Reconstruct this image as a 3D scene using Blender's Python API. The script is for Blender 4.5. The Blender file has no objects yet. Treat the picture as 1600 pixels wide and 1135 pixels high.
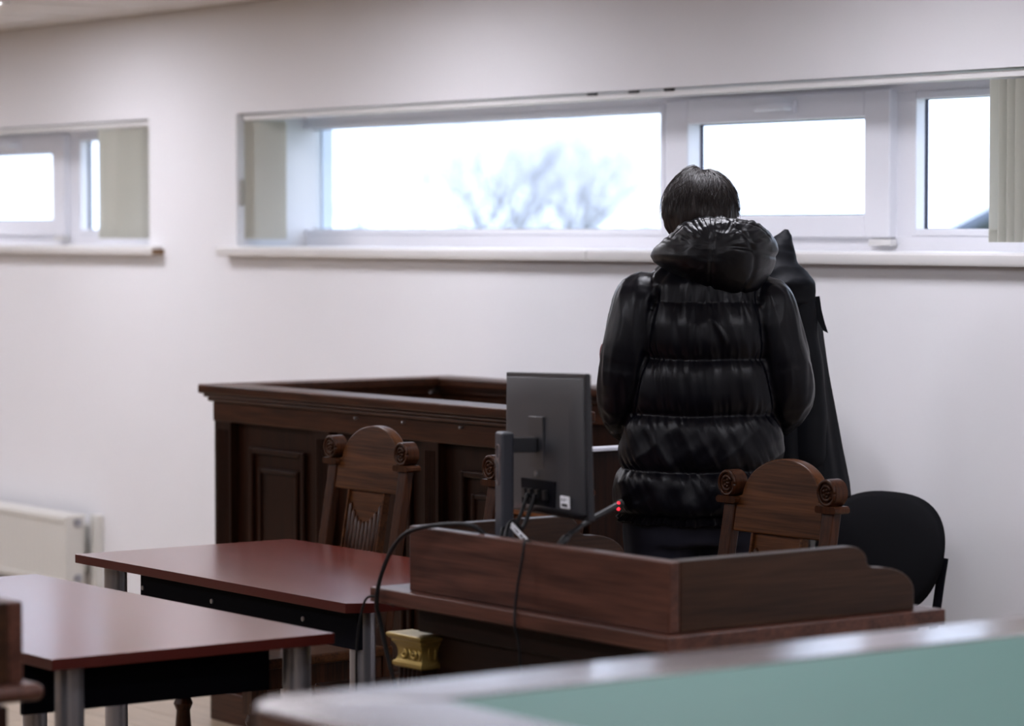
import bpy, bmesh, math, random
import numpy as np
from mathutils import Vector, Matrix, noise

random.seed(7)
C = bpy.context.scene.collection
R = math.radians
PI = math.pi

# ------------------------------------------------------------ camera, world, exposure
YAW = R(36.28)
PITCH = math.atan(207 / 4700.0)
cam_d = bpy.data.cameras.new('camera')
cam = bpy.data.objects.new('camera', cam_d)
C.objects.link(cam)
fh = Vector((-math.cos(YAW), math.sin(YAW), 0))
fwd = (fh * math.cos(PITCH) + Vector((0, 0, -math.sin(PITCH)))).normalized()
cam.location = (0, 0, 1.6)
cam.rotation_euler = fwd.to_track_quat('-Z', 'Y').to_euler()
cam_d.sensor_width = 36
cam_d.lens = 36 * 4700 / 1600.0
cam_d.clip_start = 0.05
cam_d.clip_end = 500
cam_d.dof.use_dof = True
cam_d.dof.focus_distance = 7.5
cam_d.dof.aperture_fstop = 3.0
bpy.context.scene.camera = cam

w = bpy.data.worlds.new('overcast_sky')
bpy.context.scene.world = w
w.use_nodes = True
nt = w.node_tree
bg = nt.nodes['Background']
bg.inputs[0].default_value = (0.76, 0.86, 1.08, 1)
SKY = 3.4
bg.inputs[1].default_value = SKY
LAMP = 25.0

vs = bpy.context.scene.view_settings
vs.view_transform = 'Standard'
vs.look = 'None'
vs.exposure = 0.0
vs.gamma = 1.0
vs.use_curve_mapping = False

# ------------------------------------------------------------ materials
def pm(name, col, rough=0.5, metal=0.0, spec=0.5, coat=0.0, coat_rough=0.1):
    m = bpy.data.materials.new(name)
    m.use_nodes = True
    b = m.node_tree.nodes['Principled BSDF']
    b.inputs['Base Color'].default_value = (*col, 1)
    b.inputs['Roughness'].default_value = rough
    b.inputs['Metallic'].default_value = metal
    b.inputs['Specular IOR Level'].default_value = spec
    b.inputs['Coat Weight'].default_value = coat
    b.inputs['Coat Roughness'].default_value = coat_rough
    return m

def nodes(m):
    return m.node_tree.nodes, m.node_tree.links, m.node_tree.nodes['Principled BSDF']

def bump(m, scale, strength, dist=0.002, detail=4, vec=None, stretch=None):
    n, l, b = nodes(m)
    tc = n.new('ShaderNodeTexCoord')
    mp = n.new('ShaderNodeMapping')
    if stretch: mp.inputs['Scale'].default_value = stretch
    tx = n.new('ShaderNodeTexNoise'); tx.inputs['Scale'].default_value = scale; tx.inputs['Detail'].default_value = detail
    bp = n.new('ShaderNodeBump'); bp.inputs['Strength'].default_value = strength; bp.inputs['Distance'].default_value = dist
    l.new(tc.outputs['Object'], mp.inputs[0]); l.new(mp.outputs[0], tx.inputs['Vector'])
    l.new(tx.outputs['Fac'], bp.inputs['Height']); l.new(bp.outputs[0], b.inputs['Normal'])

def tint_noise(m, c1, c2, scale, detail=3, stretch=(1, 1, 1), lo=0.35, hi=0.65):
    n, l, b = nodes(m)
    tc = n.new('ShaderNodeTexCoord'); mp = n.new('ShaderNodeMapping'); mp.inputs['Scale'].default_value = stretch
    tx = n.new('ShaderNodeTexNoise'); tx.inputs['Scale'].default_value = scale; tx.inputs['Detail'].default_value = detail
    cr = n.new('ShaderNodeValToRGB')
    cr.color_ramp.elements[0].position = lo; cr.color_ramp.elements[1].position = hi
    cr.color_ramp.elements[0].color = (*c1, 1); cr.color_ramp.elements[1].color = (*c2, 1)
    l.new(tc.outputs['Object'], mp.inputs[0]); l.new(mp.outputs[0], tx.inputs['Vector'])
    l.new(tx.outputs['Fac'], cr.inputs[0]); l.new(cr.outputs[0], b.inputs['Base Color'])

def wood(name, dark, light, rough=0.35, axis='x', spec=0.5, scale=1.0, coat=0.0):
    """grain stretched along the axis, with broad figure"""
    m = pm(name, light, rough, spec=spec, coat=coat, coat_rough=0.15)
    n, l, b = nodes(m)
    tc = n.new('ShaderNodeTexCoord'); mp = n.new('ShaderNodeMapping')
    s = {'x': (1.2, 14, 14), 'y': (14, 1.2, 14), 'z': (14, 14, 1.2)}[axis]
    mp.inputs['Scale'].default_value = [k * scale for k in s]
    t1 = n.new('ShaderNodeTexNoise'); t1.inputs['Scale'].default_value = 1.6; t1.inputs['Detail'].default_value = 6; t1.inputs['Distortion'].default_value = 1.2
    mp2 = n.new('ShaderNodeMapping')
    s2 = {'x': (3, 90, 90), 'y': (90, 3, 90), 'z': (90, 90, 3)}[axis]
    mp2.inputs['Scale'].default_value = s2
    t2 = n.new('ShaderNodeTexNoise'); t2.inputs['Scale'].default_value = 2.0; t2.inputs['Detail'].default_value = 3
    cr = n.new('ShaderNodeValToRGB')
    cr.color_ramp.elements[0].position = 0.35; cr.color_ramp.elements[1].position = 0.68
    cr.color_ramp.elements[0].color = (*dark, 1); cr.color_ramp.elements[1].color = (*light, 1)
    mx = n.new('ShaderNodeMath'); mx.operation = 'MULTIPLY_ADD'; mx.inputs[1].default_value = 0.5
    l.new(tc.outputs['Object'], mp.inputs[0]); l.new(tc.outputs['Object'], mp2.inputs[0])
    l.new(mp.outputs[0], t1.inputs['Vector']); l.new(mp2.outputs[0], t2.inputs['Vector'])
    ms = n.new('ShaderNodeMath'); ms.operation = 'MULTIPLY'; ms.inputs[1].default_value = 0.5
    l.new(t1.outputs['Fac'], ms.inputs[0])
    l.new(t2.outputs['Fac'], mx.inputs[0]); l.new(ms.outputs[0], mx.inputs[2])
    l.new(mx.outputs[0], cr.inputs[0]); l.new(cr.outputs[0], b.inputs['Base Color'])
    bp = n.new('ShaderNodeBump'); bp.inputs['Strength'].default_value = 0.12; bp.inputs['Distance'].default_value = 0.001
    l.new(t2.outputs['Fac'], bp.inputs['Height']); l.new(bp.outputs[0], b.inputs['Normal'])
    return m

M = {}
M['wall'] = pm('wall_paint', (0.80, 0.795, 0.815), 0.75, spec=0.25)
tint_noise(M['wall'], (0.785, 0.78, 0.80), (0.81, 0.805, 0.825), 0.7)
M['wall_far'] = pm('dark_unseen_wall', (0.13, 0.085, 0.06), 0.7, spec=0.2)  # unseen walls, coloured dark brown so they reflect less light into the room
M['ceiling'] = pm('ceiling_tile', (0.76, 0.73, 0.71), 0.9, spec=0.1); bump(M['ceiling'], 160, 0.3)
M['grid'] = pm('grid_metal', (0.5, 0.48, 0.46), 0.5)
M['pvc'] = pm('white_pvc', (0.88, 0.88, 0.93), 0.35)
M['pvc_warm'] = pm('white_sill', (0.78, 0.77, 0.76), 0.3)
M['gasket'] = pm('dark_gasket', (0.03, 0.03, 0.06), 0.6)
M['chipboard'] = pm('raw_chipboard', (0.22, 0.13, 0.07), 0.8); bump(M['chipboard'], 300, 0.5)
M['render'] = pm('outer_render', (0.62, 0.68, 0.78), 0.9); bump(M['render'], 90, 0.8, 0.004)
M['blind'] = pm('blind_fabric', (0.70, 0.69, 0.62), 0.85, spec=0.1); bump(M['blind'], 60, 0.3, stretch=(1, 1, 6))
_n, _l, _b = nodes(M['blind'])
_t = _n.new('ShaderNodeBsdfTranslucent'); _t.inputs[0].default_value = (0.80, 0.80, 0.76, 1)
_m = _n.new('ShaderNodeMixShader'); _m.inputs[0].default_value = 0.4
_l.new(_b.outputs[0], _m.inputs[1]); _l.new(_t.outputs[0], _m.inputs[2]); _l.new(_m.outputs[0], _n['Material Output'].inputs[0])
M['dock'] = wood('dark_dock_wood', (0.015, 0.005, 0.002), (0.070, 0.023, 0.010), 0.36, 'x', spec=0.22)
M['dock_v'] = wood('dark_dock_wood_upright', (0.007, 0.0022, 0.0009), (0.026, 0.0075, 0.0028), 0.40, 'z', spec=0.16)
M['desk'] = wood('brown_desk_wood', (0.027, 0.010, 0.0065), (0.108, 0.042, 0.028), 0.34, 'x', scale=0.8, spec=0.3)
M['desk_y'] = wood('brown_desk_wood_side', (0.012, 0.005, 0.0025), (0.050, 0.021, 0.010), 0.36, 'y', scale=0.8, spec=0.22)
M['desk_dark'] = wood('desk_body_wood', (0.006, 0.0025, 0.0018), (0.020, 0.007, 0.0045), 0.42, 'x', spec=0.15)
M['chair'] = wood('carved_chair_wood', (0.015, 0.0045, 0.0016), (0.068, 0.022, 0.008), 0.32, 'z', spec=0.18)
M['crest'] = wood('chair_crest_wood', (0.020, 0.0065, 0.002), (0.098, 0.035, 0.011), 0.33, 'x', spec=0.13)
M['crest_amber'] = wood('chair_crest_amber_wood', (0.05, 0.015, 0.003), (0.17, 0.055, 0.010), 0.33, 'x', spec=0.15)
M['table'] = wood('red_brown_laminate', (0.085, 0.014, 0.009), (0.17, 0.028, 0.018), 0.19, 'x', scale=0.6, spec=0.45, coat=0.28)
M['table_edge'] = pm('laminate_edging', (0.050, 0.006, 0.004), 0.4, spec=0.25)
M['bench'] = wood('bench_rim_wood', (0.05, 0.022, 0.016), (0.11, 0.050, 0.038), 0.20, 'y', coat=0.6, spec=0.5)
M['bench_x'] = wood('bench_rim_wood_cross', (0.05, 0.022, 0.016), (0.11, 0.050, 0.038), 0.20, 'x', coat=0.6, spec=0.5)
M['baize'] = pm('green_baize', (0.070, 0.155, 0.135), 0.62, spec=0.3); bump(M['baize'], 400, 0.3, 0.001)
M['black_metal'] = pm('black_powder_coat', (0.003, 0.003, 0.005), 0.65, spec=0.03)
M['steel'] = pm('satin_steel', (0.34, 0.34, 0.37), 0.3, metal=0.85)
M['chrome'] = pm('chrome', (0.6, 0.6, 0.65), 0.12, metal=1.0)
M['brass'] = pm('brass_hinge', (0.45, 0.33, 0.12), 0.3, metal=1.0)
M['gold'] = pm('gilt', (0.36, 0.255, 0.075), 0.38, metal=0.75); bump(M['gold'], 60, 0.2)
M['mon'] = pm('monitor_black_plastic', (0.017, 0.0175, 0.021), 0.42, spec=0.4); bump(M['mon'], 700, 0.1, 0.0005)
M['mon_grey'] = pm('stand_grey_plastic', (0.034, 0.036, 0.045), 0.4, spec=0.4)
M['mon_mark'] = pm('stand_mark_grey', (0.12, 0.085, 0.08), 0.4)
M['screen'] = pm('dark_screen', (0.01, 0.01, 0.012), 0.15)
M['cable'] = pm('black_cable', (0.005, 0.005, 0.006), 0.45, spec=0.25)
M['paper'] = pm('white_sticker', (0.75, 0.76, 0.80), 0.5)
M['ink'] = pm('black_ink', (0.02, 0.02, 0.025), 0.5)
M['rad'] = pm('radiator_enamel', (0.66, 0.645, 0.60), 0.35)
M['rad_shadow'] = pm('radiator_fins_shaded', (0.40, 0.40, 0.36), 0.5)  # darker than the enamel: shade of the gap put into the colour
M['upholstery'] = pm('black_upholstery', (0.0045, 0.0045, 0.006), 0.85, spec=0.12); bump(M['upholstery'], 500, 0.5, 0.001)
M['nylon'] = pm('black_nylon', (0.0012, 0.0012, 0.003), 0.36, spec=0.17); bump(M['nylon'], 40, 0.2, 0.003, detail=5, stretch=(1.6, 1.6, 0.8))
M['hood_nylon'] = pm('hood_nylon', (0.0012, 0.0012, 0.0026), 0.38, spec=0.26); bump(M['hood_nylon'], 36, 0.25, 0.003, detail=4)
M['trouser'] = pm('navy_trouser_cloth', (0.006, 0.006, 0.013), 0.8, spec=0.25)
M['coat'] = pm('black_coat_cloth', (0.0025, 0.003, 0.005), 0.62, spec=0.14)
M['hair'] = pm('dark_hair', (0.012, 0.007, 0.006), 0.45, spec=0.4)
M['skin'] = pm('skin', (0.55, 0.33, 0.24), 0.5)
M['eye'] = pm('eye', (0.7, 0.7, 0.7), 0.2)
M['lip'] = pm('lip', (0.35, 0.12, 0.1), 0.4)
M['shoe'] = pm('black_shoe_leather', (0.01, 0.01, 0.01), 0.35)
M['red'] = pm('red_patch', (0.12, 0.004, 0.008), 0.6)
M['pale_edge'] = pm('pale_gate_edge', (0.62, 0.62, 0.68), 0.3)  # thin gate cap, much paler than the gate below it
M['floor'] = wood('pale_laminate', (0.28, 0.21, 0.14), (0.40, 0.31, 0.22), 0.32, 'x')
M['bark'] = pm('grey_bark', (0.16, 0.17, 0.21), 0.9)
M['roof'] = pm('grey_roof', (0.16, 0.18, 0.24), 0.7)
M['house'] = pm('house_wall', (0.5, 0.48, 0.45), 0.9)
M['ground'] = pm('grass_ground', (0.20, 0.22, 0.13), 0.95); bump(M['ground'], 3, 0.4)

def emis(name, col, s):
    m = bpy.data.materials.new(name); m.use_nodes = True
    n = m.node_tree.nodes; n.clear()
    e = n.new('ShaderNodeEmission'); e.inputs[0].default_value = (*col, 1); e.inputs[1].default_value = s
    o = n.new('ShaderNodeOutputMaterial'); m.node_tree.links.new(e.outputs[0], o.inputs[0])
    return m
M['lamp'] = emis('lamp_diffuser', (0.985, 0.98, 1.08), LAMP)
M['led'] = emis('red_led', (1.0, 0.02, 0.04), 6.0)

def glass():
    m = bpy.data.materials.new('window_glass'); m.use_nodes = True
    n = m.node_tree.nodes; n.clear(); l = m.node_tree.links
    t = n.new('ShaderNodeBsdfTransparent'); t.inputs[0].default_value = (0.95, 0.97, 0.98, 1)
    g = n.new('ShaderNodeBsdfGlossy'); g.inputs['Roughness'].default_value = 0.02
    lw = n.new('ShaderNodeLayerWeight'); lw.inputs[0].default_value = 0.5
    pw = n.new('ShaderNodeMath'); pw.operation = 'POWER'; pw.inputs[1].default_value = 4.0
    fr = n.new('ShaderNodeMath'); fr.operation = 'MULTIPLY_ADD'; fr.inputs[1].default_value = 0.7; fr.inputs[2].default_value = 0.03
    l.new(lw.outputs['Facing'], pw.inputs[0]); l.new(pw.outputs[0], fr.inputs[0])
    mx = n.new('ShaderNodeMixShader'); o = n.new('ShaderNodeOutputMaterial')
    l.new(fr.outputs[0], mx.inputs[0]); l.new(t.outputs[0], mx.inputs[1]); l.new(g.outputs[0], mx.inputs[2]); l.new(mx.outputs[0], o.inputs[0])
    return m
M['glass'] = glass()

# ------------------------------------------------------------ helpers
def tag(o, label=None, cat=None, group=None, kind=None):
    if label: o['label'] = label
    if cat: o['category'] = cat
    if group: o['group'] = group
    if kind: o['kind'] = kind
    return o

def thing(name, label, cat, loc=(0, 0, 0), rz=0.0, group=None, kind=None):
    o = bpy.data.objects.new(name, None)
    o.empty_display_size = 0.1
    C.objects.link(o); o.location = loc; o.rotation_euler = (0, 0, rz)
    return tag(o, label, cat, group, kind)

def bm_box(bm, x0, x1, y0, y1, z0, z1, mat=None):
    vs_ = [bm.verts.new(p) for p in ((x0, y0, z0), (x1, y0, z0), (x1, y1, z0), (x0, y1, z0), (x0, y0, z1), (x1, y0, z1), (x1, y1, z1), (x0, y1, z1))]
    for f in ((3, 2, 1, 0), (4, 5, 6, 7), (0, 1, 5, 4), (1, 2, 6, 5), (2, 3, 7, 6), (3, 0, 4, 7)):
        bm.faces.new([vs_[i] for i in f])
    if mat is not None: bmesh.ops.transform(bm, matrix=mat, verts=vs_)
    return vs_

def bm_prism(bm, pts, axis, a, b):
    """closed polygon (two coordinates) swept along an axis from a to b"""
    def P(p, t):
        return {'x': (t, p[0], p[1]), 'y': (p[0], t, p[1]), 'z': (p[0], p[1], t)}[axis]
    v0 = [bm.verts.new(P(p, a)) for p in pts]; v1 = [bm.verts.new(P(p, b)) for p in pts]
    n = len(pts)
    bm.faces.new(v0); bm.faces.new(v1[::-1])
    for i in range(n): bm.faces.new((v0[i], v1[i], v1[(i + 1) % n], v0[(i + 1) % n]))
    return v0 + v1

def bm_cyl(bm, p0, p1, r0, r1=None, n=20, cap=True):
    r1 = r0 if r1 is None else r1
    p0 = Vector(p0); p1 = Vector(p1); d = (p1 - p0).normalized()
    a = d.orthogonal().normalized(); b = d.cross(a)
    A = []; B = []
    for i in range(n):
        t = 2 * PI * i / n; o = a * math.cos(t) + b * math.sin(t)
        A.append(bm.verts.new(p0 + o * r0)); B.append(bm.verts.new(p1 + o * r1))
    for i in range(n): bm.faces.new((A[i], A[(i + 1) % n], B[(i + 1) % n], B[i]))
    if cap: bm.faces.new(A[::-1]); bm.faces.new(B)

def bm_tube(bm, pts, rad, n=10):
    pts = [Vector(p) for p in pts]
    if not hasattr(rad, '__len__'): rad = [rad] * len(pts)
    rings = []; prev = None
    for i, p in enumerate(pts):
        d = (pts[min(i + 1, len(pts) - 1)] - pts[max(i - 1, 0)]).normalized()
        if prev is None: a = d.orthogonal().normalized()
        else:
            a = prev - d * prev.dot(d)
            a = a.normalized() if a.length > 1e-6 else d.orthogonal().normalized()
        prev = a; b = d.cross(a)
        rings.append([bm.verts.new(p + (a * math.cos(2 * PI * k / n) + b * math.sin(2 * PI * k / n)) * rad[i]) for k in range(n)])
    for i in range(len(rings) - 1):
        for k in range(n): bm.faces.new((rings[i][k], rings[i][(k + 1) % n], rings[i + 1][(k + 1) % n], rings[i + 1][k]))
    bm.faces.new(rings[0][::-1]); bm.faces.new(rings[-1])

def bm_ball(bm, c, r, seg=16, rings=10, scale=(1, 1, 1)):
    ret = bmesh.ops.create_uvsphere(bm, u_segments=seg, v_segments=rings, radius=1)
    mt = Matrix.Translation(c) @ Matrix.Diagonal((r * scale[0], r * scale[1], r * scale[2], 1))
    bmesh.ops.transform(bm, matrix=mt, verts=ret['verts'])

def spline(pts, n=8):
    """Catmull-Rom through points"""
    P = [Vector(p) for p in pts]; P = [P[0] * 2 - P[1]] + P + [P[-1] * 2 - P[-2]]
    out = []
    for i in range(1, len(P) - 2):
        for k in range(n):
            t = k / n
            out.append(0.5 * ((2 * P[i]) + (P[i + 1] - P[i - 1]) * t + (2 * P[i - 1] - 5 * P[i] + 4 * P[i + 1] - P[i + 2]) * t * t + (3 * P[i] - P[i - 1] - 3 * P[i + 1] + P[i + 2]) * t ** 3))
    out.append(P[-2]); return out

def obj(name, bm, mat, parent=None, smooth=False, bevel=0.0, label=None, kind=None, seg=2):
    if isinstance(bm, bpy.types.Mesh): me = bm
    else:
        bmesh.ops.recalc_face_normals(bm, faces=bm.faces)
        me = bpy.data.meshes.new(name); bm.to_mesh(me); bm.free()
    me.materials.clear(); me.materials.append(M[mat] if isinstance(mat, str) else mat)
    if smooth:
        me.polygons.foreach_set('use_smooth', [True] * len(me.polygons))
    o = bpy.data.objects.new(name, me); C.objects.link(o)
    if parent is not None: o.parent = parent
    if bevel > 0:
        b = o.modifiers.new('bevel', 'BEVEL'); b.width = bevel; b.segments = seg; b.limit_method = 'ANGLE'; b.angle_limit = R(35)
        me.polygons.foreach_set('use_smooth', [True] * len(me.polygons))
        wn = o.modifiers.new('wn', 'WEIGHTED_NORMAL'); wn.keep_sharp = True
    if smooth == 'auto': 
        me.polygons.foreach_set('use_smooth', [True] * len(me.polygons))
        me.set_sharp_from_angle(angle=R(35))
    if label: o['label'] = label
    if kind: o['kind'] = kind
    return o

def box(name, x0, x1, y0, y1, z0, z1, mat, parent=None, bevel=0.0, **k):
    bm = bmesh.new(); bm_box(bm, x0, x1, y0, y1, z0, z1)
    return obj(name, bm, mat, parent, bevel=bevel, **k)

def structure(o):
    o['kind'] = 'structure'; return o

def copy_tree(o, parent=None):
    c = o.copy(); C.objects.link(c); c.parent = parent
    for ch in list(o.children): copy_tree(ch, c)
    return c

def sm(x, a, b):
    t = min(1, max(0, (x - a) / (b - a))); return t * t * (3 - 2 * t)

# ------------------------------------------------------------ room shell
Z_C = 2.485          # ceiling height
YW = 6.10            # inner face of the window wall
YO = 6.52            # outer face
ZS, ZT = 1.53, 2.056 # window opening
W1 = (-10.13, -5.48)
W2 = (-15.47, -10.82)
XL, XR, YB = -16.2, 2.6, -4.0

def wall_window():
    bm = bmesh.new()
    bm_box(bm, XL, XR, YW, YO, -0.1, ZS)
    bm_box(bm, XL, XR, YW, YO, ZT, Z_C + 0.1)
    bm_box(bm, XL, W2[0], YW, YO, ZS, ZT)
    bm_box(bm, W2[1], W1[0], YW, YO, ZS, ZT)
    bm_box(bm, W1[1], XR, YW, YO, ZS, ZT)
    return structure(obj('wall_back', bm, 'wall'))
wall_window()
structure(box('wall_left', XL - 0.2, XL, YB - 0.2, YO, -0.1, Z_C + 0.1, 'wall_far'))
structure(box('wall_right', XR, XR + 0.2, YB - 0.2, YO, -0.1, Z_C + 0.1, 'wall_far'))
structure(box('wall_front', XL - 0.2, XR + 0.2, YB - 0.2, YB, -0.1, Z_C + 0.1, 'wall_far'))

# floor: laminate boards laid in rows along the window wall
fl = structure(box('floor', XL, XR, YB, YW, -0.05, -0.0085, 'floor'))
PW, PL = 0.19, 1.28
plank_mesh = {}
def plank_me(L, Wd):
    key = (round(L, 2), round(Wd, 2))
    if key not in plank_mesh:
        bm = bmesh.new(); g = 0.0012
        bm_box(bm, g, L - g, g, Wd - g, -0.0085, 0.0)
        bmesh.ops.recalc_face_normals(bm, faces=bm.faces)
        me = bpy.data.meshes.new('floor_board'); bm.to_mesh(me); bm.free(); me.materials.append(M['floor'])
        plank_mesh[key] = me
    return plank_mesh[key]
rest = bmesh.new()
rows = int((YW - YB) / PW) + 1
for r_ in range(rows):
    y0 = YB + r_ * PW; wd = min(PW, YW - y0)
    if wd < 0.02: continue
    x = XL - random.random() * PL
    while x < XR:
        x0 = max(x, XL); x1 = min(x + PL, XR)
        if x1 - x0 > 0.05:
            if x1 > -10.5 and x0 < -6.5 and y0 > 2.8 and wd > 0.18 and x1 - x0 > 1.2:
                o = bpy.data.objects.new('floor_board', plank_me(x1 - x0, wd)); C.objects.link(o)
                o.location = (x0, y0, 0); o.parent = fl
            else:
                bm_box(rest, x0 + 0.0012, x1 - 0.0012, y0 + 0.0012, y0 + wd - 0.0012, -0.0085, 0.0)
        x += PL
obj('floor_boards_beyond', rest, 'floor', fl, kind='stuff')

# ceiling: suspended tiles in a grid with recessed lamp panels
ce = structure(box('ceiling', XL, XR, YB, YW, Z_C + 0.03, Z_C + 0.10, 'ceiling'))
T = 0.6
X_T0, Y_T0 = -10.56 - 10 * T, YW - 17 * T + 0.0 - 0.0
lamps = set()
tile_me = None
def tile_mesh():
    bm = bmesh.new(); g = 0.010
    bm_box(bm, g, T - g, g, T - g, 0.0, 0.014)
    bmesh.ops.recalc_face_normals(bm, faces=bm.faces)
    me = bpy.data.meshes.new('ceiling_tile'); bm.to_mesh(me); bm.free(); me.materials.append(M['ceiling']); return me
tile_me = tile_mesh()
lamp_cells = []
nx = int((XR - X_T0) / T) + 1; ny = 19
def is_lamp(i, j):
    # second row from the window wall, then every fourth row
    return j in (15, 11, 7) and i % 4 == 1
rest = bmesh.new()
for i in range(nx):
    for j in range(ny):
        x0 = X_T0 + i * T; y0 = 5.36 + (j - 16) * T
        if x0 + T < XL or x0 > XR or y0 < YB - T or y0 >= YW - 0.01: continue
        if is_lamp(i, j) and XL < x0 and x0 + T < XR and y0 > YB:
            lamp_cells.append((x0, y0)); continue
        if x0 < -8.5 and y0 > 2.5 and x0 >= XL and y0 + T < YW:
            o = bpy.data.objects.new('ceiling_tile', tile_me); C.objects.link(o); o.location = (x0, y0, Z_C); o.parent = ce
        else:
            a0, a1 = max(x0, XL) + 0.01, min(x0 + T, XR) - 0.01
            b0, b1 = max(y0, YB) + 0.01, min(y0 + T, YW) - 0.01
            if a1 > a0 and b1 > b0: bm_box(rest, a0, a1, b0, b1, Z_C, Z_C + 0.014)
obj('ceiling_tiles_beyond', rest, 'ceiling', ce, kind='stuff')
grid = bmesh.new()
for i in range(nx + 1):
    x0 = X_T0 + i * T
    if XL < x0 < XR: bm_box(grid, x0 - 0.011, x0 + 0.011, YB, YW, Z_C + 0.003, Z_C + 0.02)
for j in range(ny):
    y0 = 5.36 + (j - 16) * T
    if YB < y0 < YW: bm_box(grid, XL, XR, y0 - 0.011, y0 + 0.011, Z_C + 0.0035, Z_C + 0.0205)
obj('ceiling_grid', grid, 'grid', ce)
bm = bmesh.new(); bm_box(bm, XL, XR, YW - 0.022, YW, Z_C - 0.004, Z_C + 0.001)
obj('wall_angle', bm, 'grid', ce)

def lamp_thing(x0, y0, seen):
    t = thing('ceiling_lamp', 'lit white ceiling lamp panel whose tip shows at the upper left corner' if seen else 'square white lamp panel of the tiled ceiling, out of the frame', 'ceiling lamp', (x0 + T / 2, y0 + T / 2, Z_C), 0, 'recessed ceiling lamps')
    bm = bmesh.new(); h = T / 2 - 0.012
    for a in ((-h, h, -h, -h + 0.02), (-h, h, h - 0.02, h), (-h, -h + 0.02, -h + 0.02, h - 0.02), (h - 0.02, h, -h + 0.02, h - 0.02)):
        bm_box(bm, a[0], a[1], a[2], a[3], -0.006, 0.012)
    obj('frame', bm, 'pvc_warm', t)
    bm = bmesh.new(); bm_box(bm, -h + 0.02, h - 0.02, -h + 0.02, h - 0.02, -0.002, 0.008)
    obj('diffuser', bm, 'lamp', t)
for (x0, y0) in lamp_cells:
    lamp_thing(x0, y0, abs(x0 + 11.16) < 0.1 and abs(y0 - 4.76) < 0.1)

# ------------------------------------------------------------ windows
YG = 6.42
def frame_rect(name, x0, x1, z0, z1, y0, y1, b, mat, parent, bev=0.004, bt=None, bb=None):
    """b: side width, bt top, bb bottom"""
    bt = b if bt is None else bt; bb = b if bb is None else bb
    bm = bmesh.new()
    bm_box(bm, x0, x0 + b, y0, y1, z0, z1); bm_box(bm, x1 - b, x1, y0, y1, z0, z1)
    bm_box(bm, x0 + b, x1 - b, y0, y1, z0, z0 + bb); bm_box(bm, x0 + b, x1 - b, y0, y1, z1 - bt, z1)
    return obj(name, bm, mat, parent, bevel=bev)

def glazing(p, x0, x1, z0, z1, y):
    obj('pane', (lambda b: (bm_box(b, x0, x1, y, y + 0.004, z0, z1), b)[1])(bmesh.new()), 'glass', p)
    frame_rect('gasket', x0 - 0.002, x1 + 0.002, z0 - 0.002, z1 + 0.002, y - 0.016, y - 0.004, 0.006, 'gasket', p, 0)

def window(n, X0, X1, big, sash, small):
    t = thing('window_%d' % n, None, None, (0, 0, 0)); structure(t)
    # outer frame
    bm = bmesh.new()
    bm_box(bm, X0, X1, YG, YG + 0.07, ZS, 1.583); bm_box(bm, X0, X1, YG, YG + 0.07, 2.022, ZT)
    bm_box(bm, small[1] + 0.02, X1, YG, YG + 0.07, 1.583, 2.022)
    obj('window_frame', bm, 'pvc', t, bevel=0.003)
    for (a, b) in ((big[1] + 0.018, sash[0] + 0.012), (sash[1] - 0.012, small[0] - 0.018)):
        box('mullion', a, b, YG + 0.004, YG + 0.068, 1.583, 2.022, 'pvc', t)
    for (a, b) in (big, small):
        f = frame_rect('glazing_bead', a - 0.02, b + 0.02, 1.583, 2.022, YG - 0.006, YG + 0.035, 0.022, 'pvc', t, 0.004)
        glazing(f, a, b, 1.603, 2.002, YG + 0.05)
    # tilting sash, proud of the frame
    s = frame_rect('sash', sash[0], sash[1], 1.577, 2.034, YG - 0.028, YG + 0.04, 0.115, 'pvc', t, 0.006, bt=0.082, bb=0.071)
    glazing(s, sash[0] + 0.115, sash[1] - 0.115, 1.648, 1.952, YG + 0.045)
    hx = (sash[0] + sash[1]) / 2 + 0.10
    bm = bmesh.new()
    bm_box(bm, hx - 0.018, hx + 0.018, YG - 0.040, YG - 0.027, 1.972, 2.012)
    bm_tube(bm, [(hx, YG - 0.04, 1.992), (hx, YG - 0.070, 1.992), (hx - 0.03, YG - 0.078, 1.992), (hx - 0.125, YG - 0.078, 1.988)], [0.011, 0.011, 0.012, 0.009], 10)
    obj('handle', bm, 'pvc', s, smooth='auto')
    bm = bmesh.new(); bm_box(bm, sash[1] - 0.09, sash[1] + 0.01, YG - 0.03, YG - 0.005, 1.553, 1.574)
    obj('hinge', bm, 'pvc_warm', t, bevel=0.002)
    # outer reveal of rough render, a little narrower than the opening
    bm = bmesh.new()
    bm_box(bm, X0, X0 + 0.012, YG + 0.071, YO + 0.02, ZS, ZT); bm_box(bm, X1 - 0.012, X1, YG + 0.071, YO + 0.02, ZS, ZT)
    obj('outer_reveal', bm, 'render', t)
    # sill boards
    return t
w1 = window(1, W1[0], W1[1], (-10.15, -7.893), (-7.84, -6.755), (-6.665, -5.55))
w2 = window(2, W2[0], W2[1], (-15.49, -13.25), (-13.20, -12.115), (-12.00, -10.89))

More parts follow.
